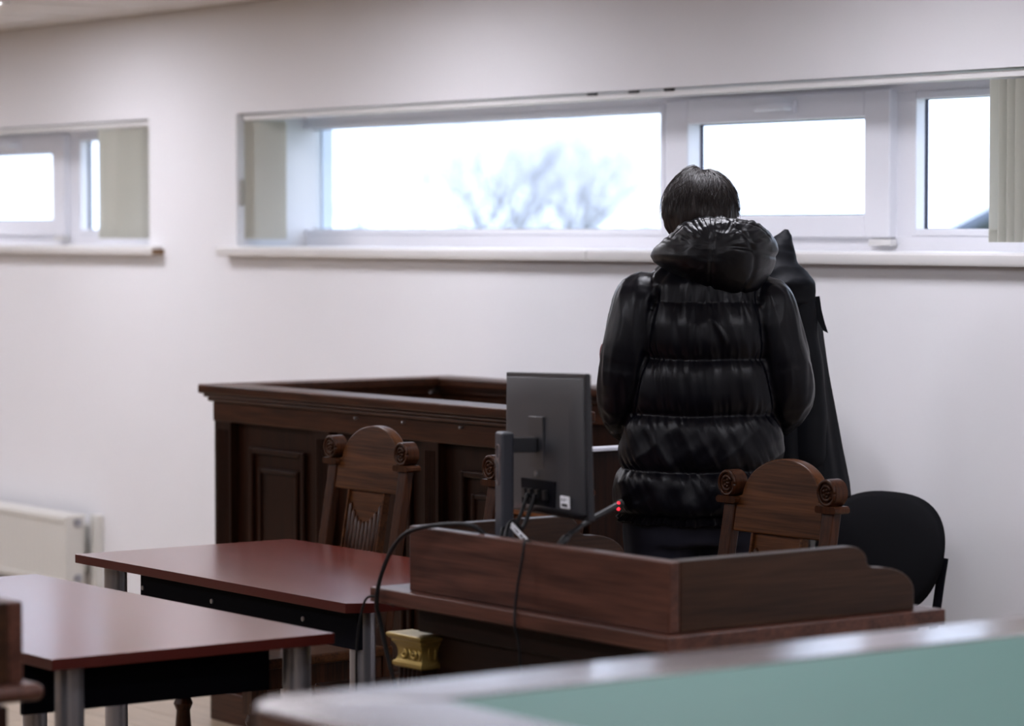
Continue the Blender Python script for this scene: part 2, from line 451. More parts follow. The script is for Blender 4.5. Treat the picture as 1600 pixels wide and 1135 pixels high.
def sill(parent, x0, x1):
    bm = bmesh.new()
    bm_prism(bm, [(6.052, 1.504), (6.05, 1.512), (6.05, 1.528), (6.056, 1.536), (YG + 0.0, 1.5365), (YG + 0.0, 1.504)], 'x', x0, x1)
    return obj('window_sill', bm, 'pvc_warm', parent, smooth='auto')
def sill_clean(parent, x0, x1, ox0, ox1):
    # nose in front of the wall, tongue inside the opening
    bm = bmesh.new()
    nose = [(6.052, 1.500), (6.047, 1.508), (6.047, 1.530), (6.054, 1.5375), (YW, 1.5385), (YW, 1.500)]
    bm_prism(bm, nose, 'x', x0, x1)
    bm_box(bm, max(x0, ox0), min(x1, ox1), YW, YG, 1.5305, 1.5385)
    return obj('window_sill', bm, 'pvc_warm', parent, smooth='auto')
sill_clean(w1, -10.20, -7.832, *W1); sill_clean(w1, -7.826, -5.41, *W1)
sill_clean(w2, -15.54, -10.71, *W2)
bm = bmesh.new(); bm_box(bm, -10.71, -10.699, 6.050, YW, 1.503, 1.524)
obj('sill_end', bm, 'chipboard', w2, label='bare brown chipboard end of the sill')
# small white catch on the left reveal
bm = bmesh.new(); bm_box(bm, -10.13, -10.112, 6.115, 6.15, 1.70, 1.80)
obj('reveal_catch', bm, 'rad_shadow', w1, bevel=0.003)

# vertical blinds: head rail with vanes drawn aside
def blind(xa, xb, stacks, label, tilt):
    t = thing('vertical_blind', label, 'blind', ((xa + xb) / 2, 6.178, 2.03), 0, None)
    ox, oy, oz = (xa + xb) / 2, 6.178, 2.03
    bm = bmesh.new(); bm_box(bm, xa - ox, xb - ox, -0.055, -0.012, 0.0, 0.020)
    obj('head_rail', bm, 'pvc_warm', t, bevel=0.003)
    bm = bmesh.new(); bm_box(bm, -0.062, 0.062, -0.0006, 0.0006, -0.462, -0.004)
    bmesh.ops.recalc_face_normals(bm, faces=bm.faces)
    me = bpy.data.meshes.new('vane'); bm.to_mesh(me); bm.free(); me.materials.append(M['blind'])
    bm = bmesh.new(); bm_box(bm, -0.0625, 0.0625, -0.0016, 0.0016, -0.463, -0.425)
    bmesh.ops.recalc_face_normals(bm, faces=bm.faces)
    mw = bpy.data.meshes.new('bottom_weight'); bm.to_mesh(mw); bm.free(); mw.materials.append(M['blind'])
    for k, (x, a) in enumerate(stacks):
        o = bpy.data.objects.new('vane', me); C.objects.link(o); o.parent = t
        o.location = (x - ox, 0.0, 0.0); o.rotation_euler = (0, 0, R(a))
        q = bpy.data.objects.new('bottom_weight', mw); C.objects.link(q); q.parent = o
    for x in (-8.0, -7.6, -7.2, -9.6) if xa > -11 else ():
        pass
    return t
st1 = [(-10.080 + k * 0.011, 64 + 1.0 * math.sin(k * 2.1)) for k in range(8)]
st2 = [(-6.035 + k * 0.034, 62 + 5 * math.sin(k * 1.3)) for k in range(15)]
b1 = blind(W1[0] + 0.01, W1[1] - 0.01, st1 + st2, 'pale beige vertical blind pushed to the ends of the long right window', 0)
st3 = [(-11.265 + k * 0.040, 58 + 6 * math.sin(k * 1.7)) for k in range(6)] + [(-10.985, 60), (-10.90, 72)]
b2 = blind(W2[0] + 0.01, W2[1] - 0.01, st3, 'pale beige vertical blind gathered at the right end of the left window', 0)
for x in (-7.89, -7.67, -7.489):
    bm = bmesh.new(); bm_box(bm, x - 0.022 + 7.805, x + 0.022 + 7.805, -0.062, -0.05, 0.017, 0.0245)
    obj('rail_clip', bm, 'mon_grey', b1)

# ------------------------------------------------------------ outside
def branch(bm, p, d, L, r, depth):
    n = 4; pts = [Vector(p)]; dd = Vector(d)
    for i in range(n):
        dd = (dd + Vector((random.uniform(-.16, .16), random.uniform(-.16, .16), random.uniform(-.03, .14)))).normalized()
        pts.append(pts[-1] + dd * L / n)
    rr = [r * (1 - 0.45 * i / n) for i in range(n + 1)]
    bm_tube(bm, pts, rr, 5 if depth < 3 else 3)
    if depth >= 7: return
    for k in range(3 if depth < 5 else 2):
        ax = dd.orthogonal().normalized(); ax.rotate(Matrix.Rotation(random.uniform(0, 2 * PI), 3, dd))
        nd = dd.copy(); nd.rotate(Matrix.Rotation(R(random.uniform(14, 40)), 3, ax))
        q = pts[-1] if k == 0 else pts[random.randint(2, n)]
        branch(bm, q, nd, L * random.uniform(.72, .90), rr[-1] * random.uniform(.74, .97), depth + 1)
def tree(x, y, z, h, label, seed):
    random.seed(seed)
    t = thing('bare_tree', label, 'tree', (x, y, z), 0, None)
    bm = bmesh.new(); bm_tube(bm, [(0, 0, 0), (0.05, 0, h * .15), (0.0, 0.05, h * .3)], [h * .034, h * .028, h * .026], 8)
    obj('trunk', bm, 'bark', t, smooth=True)
    bm = bmesh.new()
    for k in range(11):
        a = 2 * PI * k / 11 + .3
        branch(bm, (0, 0, h * .28), (math.cos(a) * (1.0 if k else 0), math.sin(a) * 1.0, 1.0 + .35 * (k % 3)), h * .165, h * .0062, 0)
    for v in bm.verts: v.co.x *= 1.9; v.co.y *= 1.9
    obj('branches', bm, 'bark', t, smooth=True)
tree(-83.0, 60, -6.2, 14.5, 'bare winter tree with spreading branches, blurred beyond the long window', 5)
random.seed(11)
gr = structure(box('ground', -220, 60, 8.0, 260, -6.6, -6.2, 'ground'))
t = thing('house', 'grey pitched roof of a house just showing beyond the right-hand pane', 'house', (-40.5, 47, -6.2))
bm = bmesh.new(); bm_box(bm, -3.1, 4, -2.4, 4, 0, 6.9); obj('wall', bm, 'house', t)
bm = bmesh.new(); bm_prism(bm, [(-4.6, 7.72), (0.4, 9.6), (5.4, 7.72), (5.4, 7.5), (0.4, 9.35), (-4.6, 7.5)], 'y', -3, 4.6); obj('roof', bm, 'roof', t)
bm = bmesh.new(); bm_prism(bm, [(-3.1, 6.9), (4, 6.9), (4, 7.9), (0.4, 9.3), (-3.1, 7.9)], 'y', -2.3, 3.9); obj('gable', bm, 'house', t)

# ------------------------------------------------------------ radiator
def radiator():
    t = thing('radiator', 'cream panel radiator under the left window', 'radiator', (-11.27, 6.0, 0.10))
    H = 0.30; L = 1.6
    bm = bmesh.new()
    # ribbed front plate
    n = 40; pitch = L / n; y = -0.05
    pts = []
    for i in range(n):
        x = -L + i * pitch
        pts += [(x, y), (x + pitch * .25, y - 0.006), (x + pitch * .65, y - 0.006), (x + pitch * .85, y)]
    pts += [(0, y)]; pts += [(0, y + 0.012), (-L, y + 0.012)]
    bm_prism(bm, pts, 'z', 0.03, H - 0.035)
    obj('front_panel', bm, 'rad', t)
    bm = bmesh.new(); bm_box(bm, -L, 0.0, -0.057, -0.03, H - 0.035, H - 0.004); bm_box(bm, -L, 0, -0.057, -0.03, 0.0, 0.03)
    obj('panel_rim', bm, 'rad', t, bevel=0.006)
    bm = bmesh.new(); bm_box(bm, -L, 0.004, -0.05, 0.045, H - 0.006, H)
    obj('top_grille', bm, 'rad', t, bevel=0.002)
    bm = bmesh.new(); bm_box(bm, 0.0, 0.006, -0.057, 0.03, 0.0, H)
    obj('end_plate', bm, 'rad', t, bevel=0.002)
    bm = bmesh.new(); bm_box(bm, -L + 0.01, -0.02, 0.02, 0.045, 0.01, H - 0.02)
    for k in range(30): bm_box(bm, -L + 0.03 + k * 0.052, -L + 0.034 + k * 0.052, -0.03, 0.02, 0.02, H - 0.02)
    obj('rear_panel', bm, 'rad_shadow', t)
    for z in (H - 0.03, 0.035):
        bm = bmesh.new(); bm_cyl(bm, (0.005, -0.004, z), (0.016, -0.004, z), 0.017); bm_cyl(bm, (0.016, -0.004, z), (0.021, -0.004, z), 0.011, n=6)
        obj('plug', bm, 'steel', t)
    for x in (-0.12, -1.4): box('wall_bracket', x, x + 0.04, 0.045, 0.099, 0.05, H - 0.05, 'rad', t)
    bm = bmesh.new(); bm_tube(bm, spline([(-0.03, 0.01, 0.0), (-0.03, 0.01, -0.05), (-0.03, 0.01, -0.10)], 4), 0.008)
    obj('pipe', bm, 'rad', t, smooth=True)
    bm = bmesh.new(); bm_box(bm, 0.0, 0.05, 0.06, 0.099, -0.09, H - 0.0)
    obj('pipe_cover', bm, 'rad', t, bevel=0.004)
radiator()

# ------------------------------------------------------------ dock (panelled enclosure against the wall)
def dock():
    X0, X1 = -8.475, -6.60; Y0, Y1 = 5.017, 5.94; H = 1.10
    t = thing('panelled_dock', 'dark brown panelled wooden enclosure with moulded top rail, standing under the long window', 'dock', (X0, Y0, 0))
    W_ = X1 - X0; D_ = Y1 - Y0
    def cap(x0, x1, y0, y1, nm='cap_rail'):
        o_ = 0.041
        bm = bmesh.new()
        bm_box(bm, x0 - o_, x1 + o_, y0 - o_, y1 + o_, H - 0.030, H)
        bm_box(bm, x0 - o_ + 0.012, x1 + o_ - 0.012, y0 - o_ + 0.012, y1 + o_ - 0.012, H - 0.042, H - 0.030)
        bm_box(bm, x0 - 0.018, x1 + 0.018, y0 - 0.018, y1 + 0.018, H - 0.056, H - 0.042)
        obj(nm, bm, 'dock', t, bevel=0.006, seg=3)
    th = 0.045
    cap(0, W_, 0, th); cap(0, th, th + .082, D_ - th - .082); cap(0, W_ - 0.14, D_ - th, D_)
    # frieze boards
    bm = bmesh.new(); bm_box(bm, -0.004, W_ + .004, -0.004, th, 0.98, H - 0.056); obj('frieze', bm, 'dock', t, bevel=0.003)
    bm = bmesh.new(); bm_box(bm, -0.004, th, th, D_ - th, 0.98, H - 0.056); obj('frieze', bm, 'dock', t, bevel=0.003)
    bm = bmesh.new(); bm_box(bm, 0, W_, D_ - th, D_, 0.98, H - 0.056); obj('frieze', bm, 'dock', t, bevel=0.003)
    # back and left boards
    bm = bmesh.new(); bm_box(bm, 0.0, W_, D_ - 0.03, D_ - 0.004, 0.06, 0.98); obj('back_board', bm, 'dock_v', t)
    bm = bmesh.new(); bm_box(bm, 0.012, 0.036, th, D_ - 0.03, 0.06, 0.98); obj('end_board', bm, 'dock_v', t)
    bm = bmesh.new(); bm_box(bm, -0.012, W_ + .012, -0.015, th, 0.0, 0.10); bm_box(bm, -0.012, th, th, D_, 0, 0.10); obj('plinth', bm, 'dock', t, bevel=0.004)
    # reeded posts
    posts = [(0.0, 0.10), (0.60, 0.69), (1.19, 1.275), (W_ - 0.10, W_)]
    for a, b in posts:
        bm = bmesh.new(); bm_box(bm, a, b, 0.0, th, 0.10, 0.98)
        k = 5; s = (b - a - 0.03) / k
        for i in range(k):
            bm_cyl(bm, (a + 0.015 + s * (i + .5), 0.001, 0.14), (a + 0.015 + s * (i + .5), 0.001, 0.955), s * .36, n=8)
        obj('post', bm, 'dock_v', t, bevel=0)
    # bays: recessed board, outer moulding, raised field
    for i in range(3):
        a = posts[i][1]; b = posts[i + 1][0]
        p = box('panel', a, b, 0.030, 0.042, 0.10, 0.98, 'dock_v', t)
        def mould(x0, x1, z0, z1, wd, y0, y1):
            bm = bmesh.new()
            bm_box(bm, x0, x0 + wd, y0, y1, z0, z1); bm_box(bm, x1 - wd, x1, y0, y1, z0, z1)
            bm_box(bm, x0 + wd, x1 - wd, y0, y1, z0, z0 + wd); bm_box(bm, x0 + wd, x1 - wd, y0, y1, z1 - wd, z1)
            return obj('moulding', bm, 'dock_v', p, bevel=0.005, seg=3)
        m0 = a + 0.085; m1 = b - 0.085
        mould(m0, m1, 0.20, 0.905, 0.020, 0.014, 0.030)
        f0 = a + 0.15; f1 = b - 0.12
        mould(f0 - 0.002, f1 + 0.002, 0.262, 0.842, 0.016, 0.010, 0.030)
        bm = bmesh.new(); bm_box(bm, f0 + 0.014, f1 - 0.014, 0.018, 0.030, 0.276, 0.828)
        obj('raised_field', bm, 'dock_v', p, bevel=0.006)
    # small metal studs under the moulding
    for x in (0.855, 1.11, 1.405):
        bm = bmesh.new(); bm_cyl(bm, (x, -0.004, 1.032), (x, -0.013, 1.032), 0.003, n=10); bm_ball(bm, (x, -0.014, 1.032), 0.0045, 10, 6)
        obj('stud', bm, 'steel', t, smooth=True)
    # low gate on the right side
    g = bmesh.new(); bm_box(g, W_ - 0.04, W_, 0.095, 0.76, 0.06, 0.985)
    gate = obj('gate', g, 'dock_v', t, bevel=0.003)
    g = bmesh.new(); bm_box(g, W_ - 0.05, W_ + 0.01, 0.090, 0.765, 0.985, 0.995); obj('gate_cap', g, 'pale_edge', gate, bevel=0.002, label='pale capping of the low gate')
    g = bmesh.new()
    for z in (0.93, 0.955, 0.975, 0.90): bm_cyl(g, (W_ + 0.004, 0.088, z), (W_ + 0.004, 0.088, z + 0.014), 0.0065, n=10)
    obj('hinge', g, 'brass', gate, smooth='auto')
    bm = bmesh.new(); bm_box(bm, W_ - 0.10, W_, D_ - 0.15, D_ - th, 0.06, H - 0.056); obj('post', bm, 'dock_v', t)
    # bench seat inside
    bm = bmesh.new(); bm_box(bm, 0.05, W_ - 0.10, 0.55, D_ - 0.035, 0.40, 0.44); obj('bench_seat', bm, 'dock', t)
    bm = bmesh.new(); bm_box(bm, 0.05, W_ - 0.10, 0.60, 0.63, 0.0, 0.40); obj('bench_riser', bm, 'dock', t)
dock()

# ------------------------------------------------------------ tables
def leg_mesh(h, r=0.030):
    bm = bmesh.new(); bm_cyl(bm, (0, 0, 0.02), (0, 0, h), r, n=28); bm_cyl(bm, (0, 0, 0), (0, 0, 0.022), r * .75, r * .75, n=20)
    return bm
def red_table(x0, x1, y0, y1, label, cut=None, apron='long'):
    cx, cy = (x0 + x1) / 2, (y0 + y1) / 2; a, b = (x1 - x0) / 2, (y1 - y0) / 2
    t = thing('table', label, 'table', (cx, cy, 0), 0, 'red-brown laminate tables')
    poly = [(-a, -b), (a, -b), (a, b), (-a, b)]
    if cut == 'near_right': poly = [(-a, -b), (a - 0.03, -b), (a, -b + 0.05), (a, b), (-a, b)]
    bm = bmesh.new(); bm_prism(bm, poly, 'z', 0.727, 0.75)
    top = obj('tabletop', bm, 'table', t, bevel=0.0012)
    top.data.materials.append(M['table_edge'])
    for p in top.data.polygons:
        if abs(p.normal.z) < 0.5: p.material_index = 1
    for sx in (-1, 1):
        for sy in (-1, 1):
            l = obj('leg', leg_mesh(0.727), 'steel', t, smooth='auto'); l.location = (sx * (a - 0.078), -b + 0.078 if sy < 0 else b - 0.045, 0)
    ap = bmesh.new()
    if apron == 'long':
        bm_box(ap, -a + 0.27, a - 0.05, -b + 0.045, -b + 0.060, 0.636, 0.727)
        bm_box(ap, -a + 0.05, a - 0.05, b - 0.07, b - 0.055, 0.66, 0.727)
    else:
        bm_box(ap, a - 0.18, a - 0.165, -b + 0.02, b - 0.06, 0.615, 0.727)
        bm_box(ap, -a + 0.165, -a + 0.18, -b + 0.02, b - 0.06, 0.615, 0.727)
        bm_box(ap, -a + 0.18, a - 0.18, b - 0.075, b - 0.06, 0.66, 0.727)
    A = obj('apron', ap, 'black_metal', t)
    if apron == 'long':
        for x in (-a + 0.285, -a + 0.63, -a + 1.05):
            s = bmesh.new(); bm_cyl(s, (x, -b + 0.045, 0.685), (x, -b + 0.041, 0.685), 0.006, n=12); obj('screw', s, 'steel', A)
    return t
red_table(-7.03, -5.70, 3.735, 4.40, 'long red-brown laminate table, the farther one, in front of the dock', 'near_right')
red_table(-6.68, -5.32, 2.775, 3.44, 'pale-shining red-brown laminate table nearest the camera on the left', None, 'end')

# ------------------------------------------------------------ carved chairs
def chair_proto(label, crest_mat='crest'):
    t = thing('carved_chair', label, 'chair', (0, 0, 0), 0, 'carved high-backed wooden chairs')
    tilt = math.tan(R(9.5)); ys = 0.20
    def yb(z): return ys + max(0, z - 0.45) * tilt
    # shear matrix: back parts are drawn upright and leaned back
    SH = Matrix(((1, 0, 0, 0), (0, 1, tilt, ys - 0.45 * tilt), (0, 0, 1, 0), (0, 0, 0, 1)))
    for s in (-1, 1):
        bm = bmesh.new()
        v = bm_box(bm, s * 0.178 - 0.020, s * 0.178 + 0.020, 0, 0.026, 0.45, 0.935); bmesh.ops.transform(bm, matrix=SH, verts=v)
        bm_box(bm, s * 0.178 - 0.022, s * 0.178 + 0.022, ys, ys + 0.035, 0.0, 0.4505)
        obj('back_post', bm, 'chair', t, bevel=0.003)
        bm = bmesh.new(); y = yb(0.94)
        bm_prism(bm, [(s * 0.180 + a, 0.935 + b) for a, b in ((-.036, 0.004), (-.032, 0), (.032, 0), (.036, .004), (.036, .012), (.030, .017), (-.030, .017), (-.036, .012))], 'y', y - 0.012, y + 0.034)
        obj('post_cap', bm, 'chair', t, smooth='auto')
        bm = bmesh.new(); y = yb(0.982) - 0.012; c = (s * 0.180, 0.983)
        bm_cyl(bm, (c[0], y, c[1]), (c[0], y + 0.036, c[1]), 0.033, n=36)
        vl = obj('volute', bm, 'chair', t, smooth='auto')
        bm = bmesh.new()
        # raised rim and carved rosette on the disc
        ring = [Vector((c[0] + math.cos(q) * 0.0285, y - 0.0015, c[1] + math.sin(q) * 0.0285)) for q in [2 * PI * k / 32 for k in range(33)]]
        bm_tube(bm, ring, 0.0045, 6)
        ring = [Vector((c[0] + math.cos(q) * 0.0170, y - 0.002, c[1] + math.sin(q) * 0.0170)) for q in [R(25) + R(300) * k / 24 for k in range(25)]]
        bm_tube(bm, ring, [0.0040] * 25, 6)
        for k in range(5):
            q = 2 * PI * k / 5; bm_ball(bm, (c[0] + math.cos(q) * 0.0085, y - 0.002, c[1] + math.sin(q) * 0.0085), 0.0045, 8, 6)
        bm_ball(bm, (c[0], y - 0.001, c[1]), 0.004, 8, 6)
        obj('rosette', bm, 'chair', vl, smooth=True)
    # arched crest
    pts = [(-0.158, 0.868), (0.158, 0.868), (0.158, 0.952)]
    for k in range(0, 25):
        q = PI * k / 24; pts.append((0.140 * math.cos(q), 0.958 + 0.093 * math.sin(q)))
    pts.append((-0.158, 0.952))
    bm = bmesh.new(); v = bm_prism(bm, pts, 'y', 0.004, 0.036); bmesh.ops.transform(bm, matrix=SH, verts=v)
    obj('crest', bm, crest_mat, t, bevel=0.005, seg=3)
    # fluted splat with a scooped head
    bm = bmesh.new(); v = bm_box(bm, -0.085, 0.085, 0.016, 0.026, 0.50, 0.869)
    v += bm_box(bm, -0.093, -0.085, 0.008, 0.030, 0.50, 0.869); v += bm_box(bm, 0.085, 0.093, 0.008, 0.030, 0.50, 0.869)
    bmesh.ops.transform(bm, matrix=SH, verts=v)
    sp = obj('splat', bm, 'crest', t, bevel=0.001)
    n = 9; st = 0.166 / n
    bm = bmesh.new()
    for k in range(n):
        x = -0.083 + st * (k + .5); zt = 0.845 - 0.062 * math.cos(x / 0.085 * PI / 2)
        bm_tube(bm, [SH @ Vector((x, 0.016, 0.505)), SH @ Vector((x, 0.016, zt - .006)), SH @ Vector((x, 0.018, zt))], [st * .40, st * .40, st * .2], 8)
    obj('fluting', bm, 'chair', sp, smooth=True)
    bm = bmesh.new(); v = bm_box(bm, -0.158, 0.158, 0.006, 0.032, 0.468, 0.505); bmesh.ops.transform(bm, matrix=SH, verts=v)
    obj('lower_rail', bm, 'chair', t, bevel=0.003)
    # seat, front legs, stretchers
    bm = bmesh.new(); bm_prism(bm, [(-0.20, 0.235), (0.20, 0.235), (0.235, -0.23), (0.215, -0.245), (-0.215, -0.245), (-0.235, -0.23)], 'z', 0.430, 0.458)
    obj('seat', bm, 'crest', t, bevel=0.006)
    bm = bmesh.new()
    bm_box(bm, -0.19, 0.19, -0.215, -0.195, 0.37, 0.430); bm_box(bm, -0.19, 0.19, 0.195, 0.212, 0.37, 0.430)
    bm_box(bm, -0.195, -0.175, -0.2, 0.2, 0.37, 0.430); bm_box(bm, 0.175, 0.195, -0.2, 0.2, 0.37, 0.430)
    obj('seat_frame', bm, 'chair', t, bevel=0.002)
    for s in (-1, 1):
        bm = bmesh.new(); x = s * 0.190; y = -0.205
        prof = [(0.0, .018), (.02, .024), (.05, .018), (.09, .020), (.20, .024), (.27, .019), (.29, .027), (.31, .019)]
        pr_ = [Vector((x, y, z)) for z, r in prof]; bm_tube(bm, pr_, [r for z, r in prof], 16)
        bm_box(bm, x - .024, x + .024, y - .024, y + .024, .31, .430)
        obj('front_leg', bm, 'chair', t, smooth='auto')
    bm = bmesh.new(); bm_box(bm, -0.012, 0.012, -0.2, 0.21, 0.13, 0.16); bm_box(bm, -0.19, -0.172, -0.2, 0.21, 0.13, 0.16); bm_box(bm, 0.172, 0.19, -0.2, 0.21, 0.13, 0.16); bm_box(bm, -0.172, 0.172, -0.02, 0.0, 0.132, 0.158)
    obj('stretcher', bm, 'chair', t, bevel=0.002)
    return t
YB_ = 0.20 + 0.533 * math.tan(R(9.5)) - 0.012
c1 = chair_proto('carved arched-back brown chair standing behind the farther red-brown table, seen whole')
c1.location = (-7.036, 4.655 - YB_, 0)
c2 = copy_tree(c1); c2.location = (-5.424, 4.768 - YB_, 0)
c2['label'] = 'carved arched-back brown chair between the desk and the person in the puffer jacket'
c3 = copy_tree(c1); c3.location = (-6.152, 4.578 - YB_, 0)
c3['label'] = 'amber-crested carved chair mostly hidden behind the back of the monitor'
for ch in c3.children:
    if ch.name.startswith('crest'):
        ch.data = ch.data.copy(); ch.data.materials[0] = M['crest_amber']

# ------------------------------------------------------------ carved desk with raised boards
def scallop(L, zb, zt):
    """side profile, from the front (0) to the tail: flat, then two curved steps down"""
    pts = [(0, zb), (0, zt), (L - 0.175, zt)]
    for k in range(1, 7):
        q = PI / 2 * k / 6; pts.append((L - 0.175 + 0.045 * math.sin(q), zt - 0.035 * (1 - math.cos(q))))
    for k in range(1, 4):
        q = PI / 2 * k / 3; pts.append((L - 0.130 + 0.03 * (1 - math.cos(q)), zt - 0.035 - 0.012 * math.sin(q)))
    for k in range(1, 9):
        q = PI / 2 * k / 8; pts.append((L - 0.10 + 0.10 * math.sin(q), zt - 0.047 - 0.055 * (1 - math.cos(q))))
    pts.append((L, zb)); return pts

def carved_desk(name, label, loc, rz, W_, dL=0.685, gold=True, round_ledge=False):
    """local frame: x across, y from front to back, z up; the front left corner of the boards is the origin"""
    t = thing(name, label, 'desk', loc, rz, 'carved desks with raised boards')
    ZL, ZT_ = 0.83, 0.97; bt = 0.028
    bm = bmesh.new(); bm_box(bm, 0, W_, 0, bt, ZL, ZT_)
    obj('front_board', bm, 'desk', t, bevel=0.004)
    for x in (0, W_ - bt):
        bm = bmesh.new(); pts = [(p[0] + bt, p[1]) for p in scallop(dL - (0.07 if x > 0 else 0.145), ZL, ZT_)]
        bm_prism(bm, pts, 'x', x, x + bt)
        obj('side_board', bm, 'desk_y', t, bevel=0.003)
    bm = bmesh.new()
    if round_ledge:
        bm_box(bm, -0.026, W_ + 0.035, -0.03, dL + 0.03, ZL - 0.030, ZL)
        obj('ledge', bm, 'desk', t, bevel=0.014, seg=4)
    else:
        bm_box(bm, -0.110, W_ + 0.028, -0.028, dL + 0.02, ZL - 0.032, ZL)
        obj('ledge', bm, 'desk', t, bevel=0.003)
    # body
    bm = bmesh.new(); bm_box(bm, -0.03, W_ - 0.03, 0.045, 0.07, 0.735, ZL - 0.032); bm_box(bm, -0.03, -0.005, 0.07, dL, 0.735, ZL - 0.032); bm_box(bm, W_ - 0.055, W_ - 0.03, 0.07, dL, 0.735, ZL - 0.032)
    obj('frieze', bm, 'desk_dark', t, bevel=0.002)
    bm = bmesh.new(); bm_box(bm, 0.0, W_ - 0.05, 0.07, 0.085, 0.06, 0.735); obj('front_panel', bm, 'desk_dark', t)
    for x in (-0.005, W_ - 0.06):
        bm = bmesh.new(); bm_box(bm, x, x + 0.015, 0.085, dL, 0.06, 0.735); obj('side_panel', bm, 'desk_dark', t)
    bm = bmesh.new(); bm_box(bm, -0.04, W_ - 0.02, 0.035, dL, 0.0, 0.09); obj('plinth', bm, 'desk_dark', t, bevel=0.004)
    if gold:
        for k, x in enumerate((-0.105, W_ - 0.145)):
            bm = bmesh.new(); y = 0.018
            bm_box(bm, x + 0.02, x + 0.11, y + 0.012, y + 0.06, 0.09, 0.66)
            for i in range(5): bm_cyl(bm, (x + 0.032 + i * 0.0165, y + 0.012, 0.12), (x + 0.032 + i * 0.0165, y + 0.012, 0.655), 0.0058, n=8)
            p = obj('pilaster', bm, 'desk_dark', t)
            bm = bmesh.new()
            # profile swept round three sides: bottom fillet, concave bell, moulded abacus
            prof = [(0.656, 0.006), (0.660, 0.010), (0.667, 0.010), (0.671, 0.004), (0.680, 0.001), (0.692, 0.001), (0.702, 0.004), (0.710, 0.010), (0.713, 0.012), (0.716, 0.011), (0.7185, 0.016), (0.724, 0.020), (0.728, 0.020), (0.730, 0.017)]
            rings = []
            for z, e in prof:
                rings.append([bm.verts.new(q) for q in ((x + 0.02 - e, y + 0.06, z), (x + 0.02 - e, y + 0.012 - e, z), (x + 0.11 + e, y + 0.012 - e, z), (x + 0.11 + e, y + 0.06, z))])
            for a_, b_ in zip(rings, rings[1:]):
                for i in range(4): bm.faces.new((a_[i], a_[(i + 1) % 4], b_[(i + 1) % 4], b_[i]))
            bm.faces.new(rings[0][::-1]); bm.faces.new(rings[-1])
            cp = obj('capital', bm, 'gold', t, bevel=0.0008, label='gilded capital with scrolled relief')
            bm = bmesh.new()
            for s, ox in ((1, 0.042), (1, 0.078)):
                def scroll(cx, cz, r0, t0, t1, turn=1):
                    pts = []
                    for i in range(14):
                        q = t0 + (t1 - t0) * i / 13; r = r0 * (1 - 0.55 * i / 13)
                        pts.append(Vector((cx + math.cos(q) * r, y + 0.0085, cz + math.sin(q) * r)))
                    bm_tube(bm, pts, [0.0036 * (1 - .5 * abs(i / 13 - .5)) for i in range(14)], 6)
                scroll(x + ox + 0.006, 0.688, 0.012, R(-160), R(120)); scroll(x + ox + 0.018, 0.690, 0.016, R(-60), R(50))
                scroll(x + ox - 0.004, 0.704, 0.010, R(170), R(-10))
                bm_ball(bm, (x + ox + 0.004, y + 0.0085, 0.687), 0.0042, 8, 6)
            bm_tube(bm, [(x + 0.112, y + 0.03, 0.674), (x + 0.112, y + 0.028, 0.705)], 0.0025, 6)
            bm_tube(bm, [(x + 0.112, y + 0.045, 0.674), (x + 0.112, y + 0.046, 0.705)], 0.0025, 6)
            obj('relief', bm, 'gold', cp, smooth=True)
    return t
carved_desk('carved_desk', 'brown wooden desk with raised boards and a gilded capital, in front of the standing person', (-5.297, 3.615, 0), 0, 0.877)
# its twin at the left edge, turned to face the other way
carved_desk('carved_desk', 'brown desk cut off at the left edge, in front of the nearest table', (-4.597, 2.343, 0), R(180), 0.877, gold=False, round_ledge=True)

# ------------------------------------------------------------ judges' bench with green baize, right foreground
def bench():
    X0, Y0 = -3.292, 1.975; X1, Y1 = -2.2, 4.6; H = 1.0
    t = thing('judges_bench', 'large polished wooden bench top with green baize inlay, blurred in the right foreground', 'bench', (X0, Y0, 0))
    a, b = X1 - X0, Y1 - Y0; wl, wf = 0.150, 0.225
    cut = 0.07
    def rail(name, poly, mat):
        bm = bmesh.new(); bm_prism(bm, poly, 'z', H - 0.045, H); obj(name, bm, mat, t, bevel=0.012, seg=4)
    # left rail with a rounded outer corner
    arc = [(cut - cut * math.cos(q), cut - cut * math.sin(q)) for q in [R(45) * k / 6 for k in range(7)]]
    arc2 = [(cut - cut * math.cos(q), cut - cut * math.sin(q)) for q in [R(45) + R(45) * k / 6 for k in range(7)]]
    rail('left_rail', [(0, b), *arc, (wl, wf), (wl, b)], 'bench')
    rail('front_rail', [*arc2, (a, 0), (a, wf), (wl, wf)], 'bench_x')
    rail('back_rail', [(wl, b - 0.15), (a - wl, b - 0.15), (a - wl, b), (wl, b)], 'bench_x')
    rail('right_rail', [(a - wl, wf), (a, wf), (a, b), (a - wl, b)], 'bench')
    bm = bmesh.new(); bm_box(bm, wl, a - wl, wf, b - 0.15, H - 0.04, H - 0.002); obj('baize_inlay', bm, 'baize', t)
    bm = bmesh.new(); bm_box(bm, 0.10, a - 0.08, 0.12, 0.15, 0.0, H - 0.045); obj('front_panel', bm, 'desk', t)
    bm = bmesh.new(); bm_box(bm, 0.10, 0.13, 0.15, b - 0.1, 0.0, H - 0.045); obj('side_panel', bm, 'desk_y', t)
    bm = bmesh.new(); bm_box(bm, a - 0.11, a - 0.08, 0.15, b - 0.1, 0.0, H - 0.045); obj('side_panel', bm, 'desk_y', t)
    bm = bmesh.new(); bm_box(bm, 0.08, a - 0.06, 0.10, b - 0.08, 0.0, 0.10); obj('plinth', bm, 'desk', t)
bench()

